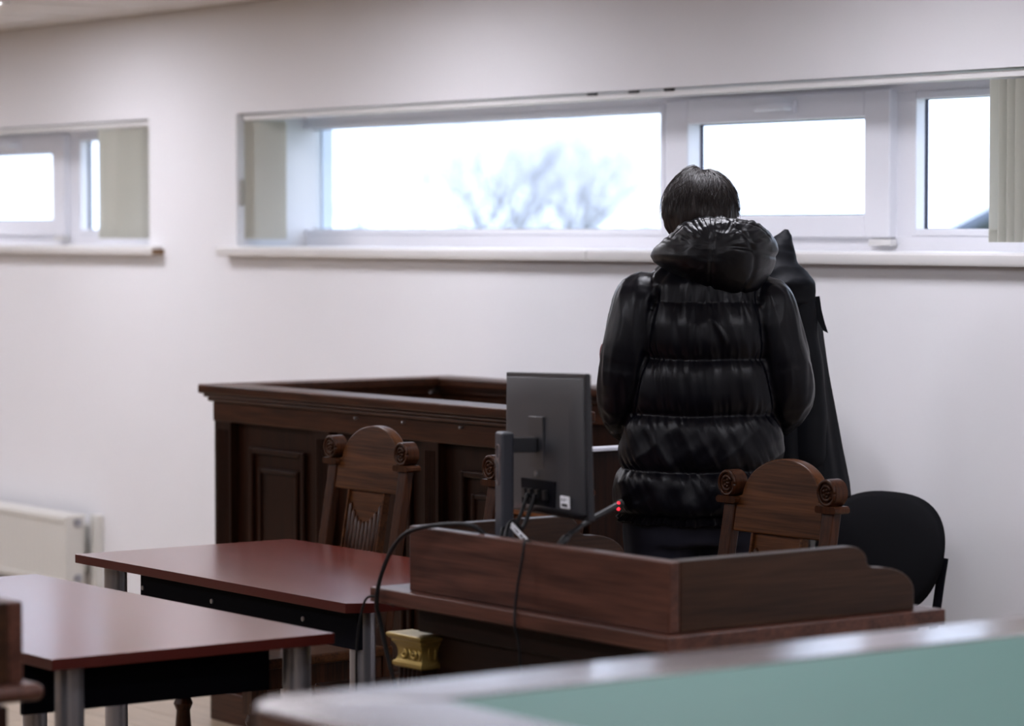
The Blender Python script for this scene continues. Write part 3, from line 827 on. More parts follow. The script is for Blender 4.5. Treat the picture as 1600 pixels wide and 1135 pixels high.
# ------------------------------------------------------------ black visitor chair by the wall
def visitor_chair():
    t = thing('visitor_chair', 'black upholstered visitor chair against the wall at the right', 'chair', (-6.17, 5.55, 0))
    # padded back: rounded outline, bulging, leaning back
    N = 56; half_w, z0, z1 = 0.262, 0.525, 0.866
    def outline(q):
        # superellipse, broader at the shoulders than at the foot
        c, s = math.cos(q), math.sin(q); e = 2 / 2.5
        x = abs(c) ** e * (1 if c > 0 else -1); z = abs(s) ** e * (1 if s > 0 else -1)
        wz = half_w * (1.0 - 0.14 * max(0, -z)); return x * wz, (z0 + z1) / 2 + z * (z1 - z0) / 2
    bm = bmesh.new(); rings = []
    Kr = 9
    for side in (-1, 1):
        for k in range(Kr + 1):
            rho = (k / Kr) if side < 0 else (1 - k / Kr)
            if side > 0 and k == 0: continue
            if rho == 0: rho = 0.001
            ring = []
            for i in range(N):
                x, z = outline(2 * PI * i / N); zc = (z0 + z1) / 2
                x *= rho; z = zc + (z - zc) * rho
                y = side * 0.024 * (1 - rho ** 5) + 0.25 + (z - 0.55) * 0.20 + 0.35 * x * x * -1 + (-0.004 if side < 0 else 0)
                ring.append(bm.verts.new((x, y, z)))
            rings.append(ring)
    for a, b in zip(rings, rings[1:]):
        for i in range(N): bm.faces.new((a[i], a[(i + 1) % N], b[(i + 1) % N], b[i]))
    bm.faces.new(rings[0]); bm.faces.new(rings[-1][::-1])
    obj('backrest', bm, 'upholstery', t, smooth=True)
    bm = bmesh.new(); bm_prism(bm, [(0.23 * (abs(math.cos(q)) ** .6) * (1 if math.cos(q) > 0 else -1), -0.02 + 0.225 * (abs(math.sin(q)) ** .6) * (1 if math.sin(q) > 0 else -1)) for q in [2 * PI * k / 40 for k in range(40)]], 'z', 0.43, 0.49)
    obj('seat', bm, 'upholstery', t, bevel=0.018, seg=4)
    for s in (-1, 1):
        bm = bmesh.new()
        bm_tube(bm, spline([(s * 0.232, 0.282, 0.70), (s * 0.232, 0.262, 0.60), (s * 0.235, 0.235, 0.44), (s * 0.245, 0.235, 0.20), (s * 0.25, 0.25, 0.0)], 6), 0.0125, 12)
        obj('rear_leg', bm, 'black_metal', t, smooth=True)
        bm = bmesh.new(); bm_tube(bm, spline([(s * 0.24, -0.16, 0.42), (s * 0.245, -0.19, 0.2), (s * 0.25, -0.21, 0.0)], 6), 0.0125, 12)
        obj('front_leg', bm, 'black_metal', t, smooth=True)
    bm = bmesh.new(); bm_tube(bm, [(-0.24, -0.16, 0.415), (0.24, -0.16, 0.415)], 0.011); bm_tube(bm, [(-0.24, 0.235, 0.415), (0.24, 0.235, 0.415)], 0.011)
    bm_tube(bm, [(-0.24, -0.16, 0.415), (-0.24, 0.235, 0.415)], 0.011); bm_tube(bm, [(0.24, -0.16, 0.415), (0.24, 0.235, 0.415)], 0.011)
    obj('seat_frame', bm, 'black_metal', t, smooth=True)
visitor_chair()

# ------------------------------------------------------------ monitor seen from behind
def monitor():
    NT = Vector((-4.890, 3.777, 1.306)); FT = Vector((-5.401, 3.945, 1.286)); NB = Vector((-4.876, 3.774, 1.001)); FB = Vector((-5.381, 3.948, 0.980))
    base = Vector((-5.15, 3.80, 0.83))
    t = thing('monitor', 'black computer monitor seen from behind on the brown desk', 'monitor', base)
    ux = ((NT - FT) + (NB - FB)).normalized(); uz = ((NT - NB) + (FT - FB)).normalized()
    uy = uz.cross(ux).normalized()              # towards the screen side
    if uy.y < 0: uy = -uy
    uz = ux.cross(uy); 
    if uz.z < 0: uz = -uz
    ctr = (NT + FT + NB + FB) / 4 - base
    B = Matrix(((ux.x, uy.x, uz.x, ctr.x), (ux.y, uy.y, uz.y, ctr.y), (ux.z, uy.z, uz.z, ctr.z), (0, 0, 0, 1)))
    wv, hv = (NT - FT).length / 2, (NT - NB).length / 2
    def put(bm): bmesh.ops.transform(bm, matrix=B, verts=bm.verts); return bm
    bm = bmesh.new(); bm_box(bm, -wv, wv, 0.0, 0.012, -hv, hv)
    sh = obj('housing', put(bm), 'mon', t, bevel=0.0025)
    # gently tapered rear shell: thicker towards the bottom centre
    bm = bmesh.new()
    a0 = [bm.verts.new(p) for p in ((-wv + .002, 0, -hv + .002), (wv - .002, 0, -hv + .002), (wv - .002, 0, hv - .002), (-wv + .002, 0, hv - .002))]
    a1 = [bm.verts.new(p) for p in ((-wv + .05, -0.026, -hv + .012), (wv - .05, -0.026, -hv + .012), (wv - .06, -0.016, hv - .07), (-wv + .06, -0.016, hv - .07))]
    for i in range(4): bm.faces.new((a0[i], a0[(i + 1) % 4], a1[(i + 1) % 4], a1[i]))
    bm.faces.new(a1); bm.faces.new(a0[::-1])
    obj('rear_shell', put(bm), 'mon', t, bevel=0.012, seg=4)
    bm = bmesh.new(); bm_box(bm, -wv + .004, wv - .004, 0.0121, 0.0135, -hv + .012, hv - .004); obj('screen', put(bm), 'screen', t)
    # mount plate, port bay
    bm = bmesh.new(); bm_box(bm, -0.05, 0.05, -0.0228, -0.010, -0.050, 0.060); obj('mount_plate', put(bm), 'mon', t, bevel=0.002)
    bm = bmesh.new(); bm_box(bm, -0.10, 0.13, -0.0262, -0.020, -0.130, -0.075); obj('port_bay', put(bm), 'black_metal', t)
    for x in (-0.06, -0.02, 0.03, 0.08):
        bm = bmesh.new(); bm_box(bm, x - .01, x + .01, -0.036, -0.0285, -0.115, -0.095); obj('cable_plug', put(bm), 'cable', t)
    bm = bmesh.new(); bm_cyl(bm, (0.01, -0.026, -0.062), (0.01, -0.030, -0.062), 0.006, n=14); obj('lock_screw', put(bm), 'steel', t)
    # sticker with little pictograms
    bm = bmesh.new(); bm_box(bm, 0.170, 0.213, -0.0285, -0.0260, -0.110, -0.084)
    st = bmesh.new(); bm_box(st, 0.165, 0.222, -0.0272, -0.0240, -0.128, -0.102); bm.free()
    s = obj('sticker', put(st), 'paper', t, bevel=0.002, label='white sticker with small black pictograms')
    bm = bmesh.new()
    for x in (0.174, 0.190): 
        bm_box(bm, x, x + 0.007, -0.0276, -0.0271, -0.1125, -0.108); bm_box(bm, x + .0022, x + 0.005, -0.0276, -0.0271, -0.108, -0.1045)
    bm_box(bm, 0.207, 0.210, -0.0276, -0.0271, -0.110, -0.1055)
    for k in range(9): bm_box(bm, 0.176 + k * 0.0042, 0.179 + k * 0.0042, -0.0276, -0.0271, -0.124, -0.1175)
    obj('print', put(bm), 'ink', s)
    # stand: arm, column, foot
    m0 = ctr + uy * -0.024
    colp = Vector((-5.170, 3.775, 0)) - base
    ztop = 1.171 - base.z
    fx = Vector((ux.x, ux.y, 0)).normalized(); fy = Vector((uy.x, uy.y, 0)).normalized()
    def fr(p0): return Matrix(((fx.x, fy.x, 0, p0.x), (fx.y, fy.y, 0, p0.y), (0, 0, 1, 0), (0, 0, 0, 1)))
    bm = bmesh.new(); bm_box(bm, -0.026, 0.026, -0.014, 0.014, 0.010, ztop); bmesh.ops.transform(bm, matrix=fr(colp), verts=bm.verts)
    col = obj('stand_column', bm, 'mon_grey', t, bevel=0.006, seg=3)
    bm = bmesh.new()
    ring = [Vector((math.cos(q) * 0.013, -0.0145, ztop - 0.045 + math.sin(q) * 0.018)) for q in [2 * PI * k / 24 for k in range(25)]]
    bm_tube(bm, ring, 0.0017, 6)
    ring = [Vector((math.cos(q) * 0.012, -0.0145, ztop - 0.085 + math.sin(q) * 0.028)) for q in [R(-200) + R(300) * k / 24 for k in range(25)]]
    bm_tube(bm, ring, 0.0017, 6)
    bmesh.ops.transform(bm, matrix=fr(colp), verts=bm.verts); obj('moulded_mark', bm, 'mon_mark', col, smooth=True)
    bm = bmesh.new(); zc = ctr.z + 0.0
    bmA = Matrix(((fx.x, fy.x, 0, colp.x), (fx.y, fy.y, 0, colp.y), (0, 0, 1, 0), (0, 0, 0, 1)))
    # arm from the column head to the plate
    d = (m0 - Vector((colp.x, colp.y, m0.z)))
    L = d.length
    dn = d.normalized(); side = dn.cross(Vector((0, 0, 1))).normalized()
    vv = bm_box(bm, 0.0, L, -0.018, 0.018, -0.016, 0.016)
    bmesh.ops.transform(bm, matrix=Matrix(((dn.x, side.x, 0, colp.x), (dn.y, side.y, 0, colp.y), (dn.z, side.z, 1, m0.z), (0, 0, 0, 1))), verts=vv)
    obj('stand_arm', bm, 'mon', t, bevel=0.003)
    bm = bmesh.new(); bm_box(bm, -0.10, 0.11, -0.03, 0.14, 0.0, 0.010); bmesh.ops.transform(bm, matrix=fr(colp), verts=bm.verts)
    obj('stand_foot', bm, 'mon', t, bevel=0.004)
    return base, ctr, ux, uy, uz, B
base, ctr, ux, uy, uz, MB = monitor()

def cable(name, pts, r, label, cat='cable', group=None):
    bm = bmesh.new(); p0 = Vector(pts[0]); bm_tube(bm, [p - p0 for p in spline(pts, 10)], r, 10)
    o = obj(name, bm, 'cable', None, smooth=True); o.location = p0
    return tag(o, label, cat, group)
def W(x, y, z): return base + (MB @ Vector((x, y, z)))
a = W(-0.02, -0.037, -0.105); b = W(0.03, -0.037, -0.105)
cable('monitor_cable', [tuple(a), tuple(a + Vector((0, -0.03, -0.06))), (-5.15, 3.80 - 0.045, 0.965), (-5.14, 3.74, 0.90), (-5.10, 3.72, 0.84)], 0.0042, 'black cable from the monitor ports down into the desk, the thinner one')
cable('monitor_cable', [tuple(b), tuple(b + Vector((-0.005, -0.03, -0.07))), (-5.105, 3.755, 0.985), (-5.085, 3.72, 0.970), (-5.02, 3.66, 0.88), (-5.0, 3.66, 0.84)], 0.0048, 'thick black cable looping from the monitor behind the front board')
tg = thing('cable_tag', 'white paper tag hanging slantwise on the monitor cable', 'tag', (-5.088, 3.735, 0.984))
bm = bmesh.new(); bm_box(bm, -0.001, 0.060, -0.0006, 0.0006, -0.010, 0.002)
rot = Matrix.Rotation(R(35), 4, 'Z') @ Matrix.Rotation(R(44), 4, 'Y'); bmesh.ops.transform(bm, matrix=rot, verts=bm.verts)
s = obj('strip', bm, 'paper', tg)
bm = bmesh.new()
for k, wd in enumerate((.002, .004, .003, .0, .005, .003, .004)):
    if wd: bm_box(bm, 0.012 + k * 0.0045, 0.012 + k * 0.0045 + wd * .7, -0.0010, -0.0005, -0.0065, -0.002)
bmesh.ops.transform(bm, matrix=rot, verts=bm.verts); obj('print', bm, 'ink', s)

cable('desk_cable', [(-5.02, 3.66, 0.845), (-5.04, 3.655, 0.93), (-5.075, 3.635, 0.981), (-5.15, 3.615, 0.984), (-5.255, 3.592, 0.963), (-5.312, 3.585, 0.924), (-5.350, 3.578, 0.859), (-5.362, 3.575, 0.80), (-5.365, 3.59, 0.74), (-5.30, 3.62, 0.45), (-5.2, 3.6, 0.02)], 0.0048,
      'thick black cable arching over the left end of the desk board')
cable('desk_cable', [(-5.36, 3.62, 0.79), (-5.385, 3.575, 0.812), (-5.414, 3.572, 0.78), (-5.432, 3.57, 0.70), (-5.434, 3.57, 0.60), (-5.43, 3.57, 0.40), (-5.40, 3.56, 0.01)], 0.0028,
      'thin black cable hanging from the desk ledge in front of the table leg')
cable('desk_cable', [(-4.90, 3.66, 0.86), (-4.885, 3.64, 0.95), (-4.868, 3.607, 0.974), (-4.866, 3.598, 0.94), (-4.872, 3.590, 0.88), (-4.873, 3.585, 0.838), (-4.868, 3.580, 0.80), (-4.865, 3.59, 0.74), (-4.86, 3.60, 0.45), (-4.85, 3.58, 0.01)], 0.0028,
      'thin black cable running down the middle of the desk front board')

def mic():
    t = thing('microphone', 'black gooseneck microphone with a red lit ring on the brown desk', 'microphone', (-4.90, 3.72, 0.83))
    o0 = Vector((-4.90, 3.72, 0.83))
    bm = bmesh.new(); bm_box(bm, -0.045, 0.045, -0.05, 0.06, 0.0, 0.035); obj('base', bm, 'mon', t, bevel=0.008, seg=3)
    P = [Vector(p) - o0 for p in ((-4.885, 3.70, 0.86), (-4.895, 3.705, 0.93), (-4.905, 3.722, 0.957), (-4.925, 3.775, 0.978), (-4.948, 3.845, 1.000))]
    bm = bmesh.new(); bm_tube(bm, spline(P, 8), 0.0052, 10); obj('gooseneck', bm, 'cable', t, smooth=True)
    bm = bmesh.new(); bm_tube(bm, [P[1] * .3 + P[2] * .7, P[2] * .65 + P[3] * .35, P[2] * .3 + P[3] * .7], [0.0075, 0.0085, 0.0055], 12); obj('neck_sleeve', bm, 'cable', t, smooth=True)
    tip = Vector((-4.971, 3.929, 1.022)) - o0
    d = (tip - P[-1]).normalized()
    bm = bmesh.new(); bm_cyl(bm, P[-1], tip, 0.0062, 0.0066, n=16); obj('capsule', bm, 'cable', t, smooth='auto')
    bm = bmesh.new()
    for k in range(2):
        c = tip + Vector((0.005, -0.006, 0.003 - k * 0.012)) + d * (0.001 - 0.0 * k)
        bm_ball(bm, c, 0.0025, 12, 8)
    obj('red_light', bm, 'led', t, smooth=True, label='glowing red indicator light')
    bm = bmesh.new(); bm_ball(bm, tip + d * 0.004, 0.0085, 14, 10); obj('tip', bm, 'cable', t, smooth=True)
mic()

# ------------------------------------------------------------ the standing person
def capsule_chain(bm, pts, rad, n=20):
    P = spline(pts, 5) if len(pts) > 2 else [Vector(p) for p in pts]
    m = len(P); K = len(pts)
    rr = [float(np.interp(i / (m - 1) * (K - 1), range(K), rad)) for i in range(m)]
    bm_tube(bm, P, rr, n)
    bm_ball(bm, P[0], rr[0], n, n // 2); bm_ball(bm, P[-1], rr[-1], n, n // 2)

def loft(bm, rows, n=48, sq=2.3):
    """rows: (z, cx, cy, a, b)"""
    rings = []
    for z, cx, cy, a, b in rows:
        ring = []
        for i in range(n):
            q = 2 * PI * i / n; c, s = math.cos(q), math.sin(q)
            ring.append(bm.verts.new((cx + a * abs(c) ** (2 / sq) * (1 if c > 0 else -1), cy + b * abs(s) ** (2 / sq) * (1 if s > 0 else -1), z)))
        rings.append(ring)
    for u, v in zip(rings, rings[1:]):
        for i in range(n): bm.faces.new((u[i], u[(i + 1) % n], v[(i + 1) % n], v[i]))
    bm.faces.new(rings[0][::-1]); bm.faces.new(rings[-1])

def remesh(bm, voxel, smooth_it=4):
    bmesh.ops.recalc_face_normals(bm, faces=bm.faces)
    me = bpy.data.meshes.new('tmp'); bm.to_mesh(me); bm.free()
    o = bpy.data.objects.new('tmp', me); C.objects.link(o)
    m = o.modifiers.new('r', 'REMESH'); m.mode = 'VOXEL'; m.voxel_size = voxel; m.adaptivity = 0
    if smooth_it:
        s = o.modifiers.new('s', 'SMOOTH'); s.factor = 0.5; s.iterations = smooth_it
    dg = bpy.context.evaluated_depsgraph_get(); dg.update()
    me2 = bpy.data.meshes.new_from_object(o.evaluated_get(dg))
    bpy.data.objects.remove(o); bpy.data.meshes.remove(me)
    return me2

def displace(me, fn):
    n = len(me.vertices)
    co = np.empty(n * 3); me.vertices.foreach_get('co', co); co = co.reshape(-1, 3)
    no = np.empty(n * 3); me.vertices.foreach_get('normal', no); no = no.reshape(-1, 3)
    d = fn(co, no)
    co = co + (no * d[:, None] if d.ndim == 1 else d)
    me.vertices.foreach_set('co', co.reshape(-1)); me.update()

def nz(P, sx, sy, sz, seed=0.0):
    return np.array([noise.noise((p[0] * sx + seed, p[1] * sy + seed * 1.7, p[2] * sz - seed)) for p in P])

def sst(x, a, b):
    t = np.clip((x - a) / (b - a), 0, 1); return t * t * (3 - 2 * t)

def person():
    ang = R(53.72 - 3.4)
    t = thing('person', 'person seen from behind in a black quilted puffer jacket, standing behind the brown desk', 'person', (-5.912, 4.95, 0), ang)
    # ---- body: one continuous surface (legs, trunk, arms, hands, head with face)
    bm = bmesh.new()
    for s in (-1, 1):
        capsule_chain(bm, [(s * .095, 0, .92), (s * .10, .015, .50), (s * .105, -.01, .09)], [.082, .055, .038])
        capsule_chain(bm, [(s * .105, -.02, .05), (s * .115, .13, .035)], [.038, .030])
    loft(bm, [(.84, 0, 0, .14, .10), (.92, 0, 0, .165, .115), (1.05, 0, 0, .14, .10), (1.20, 0, 0, .15, .10), (1.34, 0, 0, .165, .105), (1.42, 0, 0, .15, .09), (1.47, 0, 0, .08, .06)], 32, 2.1)
    capsule_chain(bm, [(0, 0.0, 1.44), (0, .03, 1.56)], [.058, .054])
    for s in (-1, 1):
        capsule_chain(bm, [(s * .155, 0, 1.40), (s * .195, .005, 1.17), (s * .135, .165, 1.10)], [.052, .040, .028])
        # palm and five fingers, loosely curled round the sheet held in front
        capsule_chain(bm, [(s * .122, .182, 1.10), (s * .085, .212, 1.105)], [.026, .030], 12)
        for k, (dx, L_) in enumerate(((-.026, .060), (-.009, .068), (.009, .064), (.025, .050))):
            x0 = s * .075; z0 = 1.105 + dx
            capsule_chain(bm, [(x0, .218, z0), (x0 - s * L_ * .55, .228, z0), (x0 - s * L_ * .82, .215, z0 - .003), (x0 - s * L_ * .75, .196, z0 - .006)], [.0095, .0088, .008, .0072], 10)
        capsule_chain(bm, [(s * .112, .200, 1.125), (s * .085, .215, 1.147), (s * .062, .228, 1.150)], [.012, .0105, .0085], 10)
    hc = Vector((-.010, .035, 1.648))
    bm_ball(bm, hc, 1.0, 32, 20, (.078, .092, .098)); bm_ball(bm, hc + Vector((0, .028, -.052)), 1, 24, 16, (.056, .062, .062))
    bm_tube(bm, [hc + Vector((0, .090, .010)), hc + Vector((0, .108, -.028)), hc + Vector((0, .098, -.036))], [.008, .014, .010], 10)     # nose
    for s in (-1, 1):
        bm_ball(bm, hc + Vector((s * .079, .005, -.020)), 1, 14, 10, (.010, .018, .030))   # ears
        bm_ball(bm, hc + Vector((s * .030, .078, .018)), 1, 12, 8, (.024, .014, .008))      # brow
    me = remesh(bm, .0055, 4)
    def face(co, no):
        d = np.zeros(len(co))
        for s in (-1, 1):
            c = np.array(hc) + np.array((s * .031, .088, -.004)); r = np.linalg.norm((co - c) / np.array((1.2, 1, .8)), axis=1); d -= .006 * np.exp(-(r / .013) ** 2)
        c = np.array(hc) + np.array((0, .09, -.066)); r = np.linalg.norm((co - c) / np.array((2.6, 1, .35)), axis=1); d -= .004 * np.exp(-(r / .010) ** 2)
        return d
    displace(me, face)
    body = obj('body', me, 'skin', t, smooth=True)
    for s in (-1, 1):
        bm = bmesh.new(); bm_ball(bm, hc + Vector((s * .031, .0775, -.004)), .0105, 14, 10, (1.15, 1, .72)); ey = obj('eye', bm, 'eye', body, smooth=True)
        bm = bmesh.new(); bm_ball(bm, hc + Vector((s * .031, .0862, -.004)), .0052, 12, 8, (1, .7, 1)); obj('iris', bm, 'hair', ey, smooth=True)
    bm = bmesh.new(); bm_tube(bm, [hc + Vector((x, .0885 - 10 * x * x, -.066)) for x in (-.022, -.012, 0, .012, .022)], [.002, .0045, .0055, .0045, .002], 8); obj('lips', bm, 'lip', body, smooth=True)

    # ---- trousers, shoes
    bm = bmesh.new()
    loft(bm, [(.80, -.01, 0, .190, .125), (.88, -.01, 0, .195, .135), (1.0, -.01, 0, .175, .12)], 40, 2.4)
    for s in (-1, 1): capsule_chain(bm, [(s * .095 - .01, 0, .84), (s * .10, .01, .48), (s * .105, -.005, .10)], [.105, .080, .068], 24)
    me = remesh(bm, .009, 5)
    displace(me, lambda co, no: .006 * nz(co, 9, 9, 3, 3.1) + .004 * nz(co, 22, 22, 5, 8.0))
    obj('trousers', me, 'trouser', t, smooth=True)
    for s in (-1, 1):
        bm = bmesh.new(); bm_ball(bm, (s * .112, .055, .045), 1, 20, 12, (.047, .15, .045)); bm_box(bm, s * .112 - .045, s * .112 + .045, -.085, .19, 0, .022)
        me = remesh(bm, .006, 3); obj('shoe', me, 'shoe', t, smooth=True)

    # ---- jacket
    rows = [(.868, -.012, 0, .203, .150), (.90, -.012, 0, .208, .156), (.98, -.011, 0, .205, .156), (1.06, -.008, 0, .200, .154), (1.12, -.006, 0, .198, .152),
            (1.20, -.003, 0, .192, .150), (1.28, 0, 0, .182, .148), (1.36, 0, 0, .176, .142), (1.42, .002, 0, .176, .132), (1.465, .004, 0, .160, .115), (1.50, .006, .01, .120, .095), (1.53, .008, .02, .082, .076), (1.556, .006, .028, .074, .070)]
    bm = bmesh.new(); loft(bm, rows, 64, 2.25)
    arms = {}
    for s in (-1, 1):
        if s < 0: pts = [(-.150, -.01, 1.405), (-.182, -.015, 1.28), (-.196, 0.0, 1.170), (-.175, .08, 1.105), (-.135, .150, 1.09)]; rad = [.088, .086, .080, .068, .052]
        else: pts = [(.150, -.01, 1.400), (.180, -.015, 1.28), (.198, 0.0, 1.185), (.175, .08, 1.125), (.135, .150, 1.10)]; rad = [.086, .084, .078, .066, .052]
        capsule_chain(bm, pts, rad, 28); arms[s] = (np.array([tuple(p) for p in spline(pts, 5)]), rad)
    me = remesh(bm, .0048, 5)
    seams = [1.420, 1.277, 1.135, .993, .872]
    rz_ = np.array([r[0] for r in rows]); ra = np.array([r[3] for r in rows]); rb = np.array([r[4] for r in rows]); rc = np.array([r[1] for r in rows])
    def jk(co, no):
        x, y, z = co.T
        a = np.interp(z, rz_, ra); b = np.interp(z, rz_, rb); c = np.interp(z, rz_, rc)
        rt = ((np.abs((x - c) / a)) ** 2.25 + (np.abs(y / b)) ** 2.25) ** (1 / 2.25)
        dt = (rt - 1) * .15                                   # rough distance outside the trunk
        da = np.full(len(co), 9.0); tt = np.zeros(len(co))
        for s in (-1, 1):
            P, rad = arms[s]
            for i in range(len(P)):
                rr = np.interp(i / (len(P) - 1) * 4, range(5), rad)
                dd = np.linalg.norm(co - P[i], axis=1) - rr
                m = dd < da; da[m] = dd[m]; tt[m] = i / (len(P) - 1)
        wa = sst(dt - da, -.004, .012)                        # 1 on the sleeves
        # wobble of the seam lines
        zz = z + .006 * nz(co, 5, 5, 1, 2.0) + .012 * (x * 1.2) ** 2
        q = np.full(len(co), 1.0); near = np.full(len(co), 1.0); below = np.zeros(len(co))
        for u, l in zip(seams, seams[1:]):
            m = (zz <= u) & (zz > l); f = (u - zz) / (u - l)
            q = np.where(m, 1 - np.abs(2 * f - 1) ** 3.2, q)
            below = np.where(m, f, below)
        for i_, s_ in enumerate(seams):
            near = np.minimum(near, np.abs(zz - s_) / (.05))
        near = np.clip(near, 0, 1)
        top = zz > seams[0]
        q = np.where(top, np.clip(1 - np.exp(-(zz - seams[0]) / .03), 0, 1), q)
        yoke = sst(zz, 1.36, 1.43)
        amp = .022 - .009 * sst(np.abs(zz - 1.411), .05, .0)
        puff = amp * (q - .55)
        # gathers just below and above every seam: fine near-vertical folds, slanting in the lower rows
        shear = .8 * z + 2.4 * np.minimum(z - 1.12, 0)
        u_ = np.arctan2(x - c, -y)
        P2 = np.stack([u_ + shear, np.zeros_like(z), z], 1)
        g1 = nz(P2, 11, 0, 5, 1.3); g2 = nz(P2, 24, 0, 9, 7.9); g3 = nz(P2, 5, 0, 3, 4.4)
        ridge = (1 - np.abs(g1) * 2.4)
        gather = (1 - near) ** 1.3 * (.0040 * ridge + .0040 * g2)
        broad = .0065 * g3 + .0012 * g1 * (1 - .4 * yoke) + .0004 * g2
        diag = nz(np.stack([x * 1 - z * 1.3, y, z + x * .9], 1), 14, 4, 5, 6.1)
        low = sst(z, 1.14, 1.0)
        broad = broad + low * .004 * (1 - np.abs(diag) * 2.2)
        # a vertical crease or two down the middle of the back
        mid = np.exp(-((x - .03 - .02 * np.sin(z * 30)) / .006) ** 2) * sst(z, 1.30, 1.33) * sst(z, 1.40, 1.37) * .007
        mid2 = np.exp(-((x + .015 + .03 * (z - 1.3)) / .006) ** 2) * sst(z, 1.27, 1.30) * sst(z, 1.38, 1.34) * .005
        trunk = puff + gather + broad + mid + mid2
        # sleeves
        s1 = nz(co, 26, 26, 6, 5.5); s2 = nz(co, 9, 9, 4, 9.1); s3 = nz(co, 55, 55, 14, 2.2)
        ring = np.abs(np.sin(tt * PI * 3.0 + .35)) ** .45
        sleeve = .0012 * (ring - .7) + .0030 * (1 - np.abs(s1) * 2.3) + .008 * s2 + .0010 * s3
        crease = np.exp(-((dt - da) / .010) ** 2) * sst(z, 1.48, 1.42) * .010
        return trunk * (1 - wa) + sleeve * wa - crease
    displace(me, jk)
    jacket = obj('puffer_jacket', me, 'nylon', t, smooth=True)
    # red patch on the left sleeve
    bm = bmesh.new(); bm_ball(bm, (-.258, -.006, 1.282), 1, 16, 10, (.010, .016, .030)); obj('sleeve_patch', bm, 'red', jacket, smooth=True, label='small red patch at the edge of the left sleeve')

    # ---- hood: a full quilted pouch hanging behind the neck
    # outline (x, z) of the hood seen from behind, anticlockwise from the right
    ol = [(.181, 1.520), (.184, 1.548), (.176, 1.578), (.158, 1.598), (.135, 1.613), (.105, 1.624), (.070, 1.630), (.035, 1.634), (.0, 1.631), (-.035, 1.627), (-.065, 1.614), (-.088, 1.590), (-.108, 1.572), (-.128, 1.552),
          (-.137, 1.535), (-.128, 1.520), (-.108, 1.506), (-.085, 1.492), (-.055, 1.478), (-.02, 1.463), (.02, 1.449), (.055, 1.440), (.09, 1.440), (.125, 1.448), (.150, 1.465), (.170, 1.490)]
    cx, cz = .025, 1.540
    th = np.array([math.atan2(z - cz, x - cx) % (2 * PI) for x, z in ol]); rr = np.array([math.hypot(x - cx, z - cz) for x, z in ol])
    od = np.argsort(th); th = th[od]; rr = rr[od]
    th = np.concatenate([th - 2 * PI, th, th + 2 * PI]); rr = np.concatenate([rr, rr, rr])
    NU, NV = 260, 70
    bm = bmesh.new(); rings = []
    for side, rng in ((-1, range(0, NV + 1)), (1, range(NV - 1, -1, -1))):
        for k in rng:
            rho = math.sin(PI / 2 * k / NV); dp = math.cos(PI / 2 * k / NV)
            if k == 0: rho = .002
            ring = []
            for i in range(NU):
                q = 2 * PI * i / NU; r = float(np.interp(q, th, rr)) * rho
                x = cx + math.cos(q) * r; z = cz + math.sin(q) * r
                if side < 0: y = -.095 - .085 * dp - .10 * (z - 1.5)
                else: y = -.095 + .060 * dp - .10 * (z - 1.5)
                y += 1.6 * max(0, abs(x - cx) - .05) ** 2 * 4      # wraps forward round the neck
                ring.append(bm.verts.new((x, y, z)))
            rings.append(ring)
    for u, v in zip(rings, rings[1:]):
        for i in range(NU): bm.faces.new((u[i], u[(i + 1) % NU], v[(i + 1) % NU], v[i]))
    bm.faces.new(rings[0]); bm.faces.new(rings[-1][::-1])
    bmesh.ops.recalc_face_normals(bm, faces=bm.faces)
    me = bpy.data.meshes.new('hood'); bm.to_mesh(me); bm.free()
    def hd(co, no):
        x, y, z = co.T
        d = np.zeros(len(co))
        # two long seams running over the crown of the hood, one curved
        s1 = x - (.018 + .05 * (z - 1.55)); s2 = x - (.125 - .9 * (z - 1.52) ** 2 * 6)
        for s_ in (s1, s2): d -= .005 * np.exp(-(s_ / .006) ** 2)
        zl = z - (1.545 + .015 * np.sin(x * 22)); d -= .004 * np.exp(-(zl / .006) ** 2) * sst(x, .05, .08) * 1.0
        up = sst(z, 1.53, 1.60)
        P2 = np.stack([x - z * .7, y, z + x * .35], 1)
        r1 = 1 - np.abs(nz(P2, 20, 8, 34, 1.1)) * 2.4; r2 = 1 - np.abs(nz(P2, 40, 16, 60, 3.7)) * 2.2; r3 = nz(co, 10, 8, 14, 5.2)
        seamn = np.exp(-(np.minimum(np.abs(s1), np.abs(s2)) / .03) ** 2)
        d += .0026 * r1 * (.3 + .7 * up) + .0013 * r2 * (.2 + .8 * up) + .007 * r3 + .0015 * seamn * nz(co, 10, 10, 70, 8.8)
        # opening edge at the upper rim: short gathers running in from a flat hem
        rho = np.sqrt((x - cx) ** 2 + (z - cz) ** 2) / np.interp(np.arctan2(z - cz, x - cx) % (2 * PI), th, rr)
        qa = np.arctan2(z - cz, x - cx)
        gr_ = np.array([noise.noise((q * 13, rr_ * 1.5, 4.2)) for q, rr_ in zip(qa, rho)])
        d += .0030 * (1 - np.abs(gr_) * 2.6) * (.4 + nz(co, 18, 18, 18, 9.3)) * sst(rho, .45, .85) * sst(z, 1.545, 1.59)
        d -= .0018 * np.exp(-((rho - .93) / .012) ** 2) * sst(z, 1.56, 1.60)
        return d
    displace(me, hd)
    obj('hood', me, 'hood_nylon', jacket, smooth=True)

    # ---- hair: short, thick, streaked shell with fine strands
    bm = bmesh.new(); c = Vector((-.011, .012, 1.648))
    ret = bmesh.ops.create_uvsphere(bm, u_segments=160, v_segments=90, radius=1)
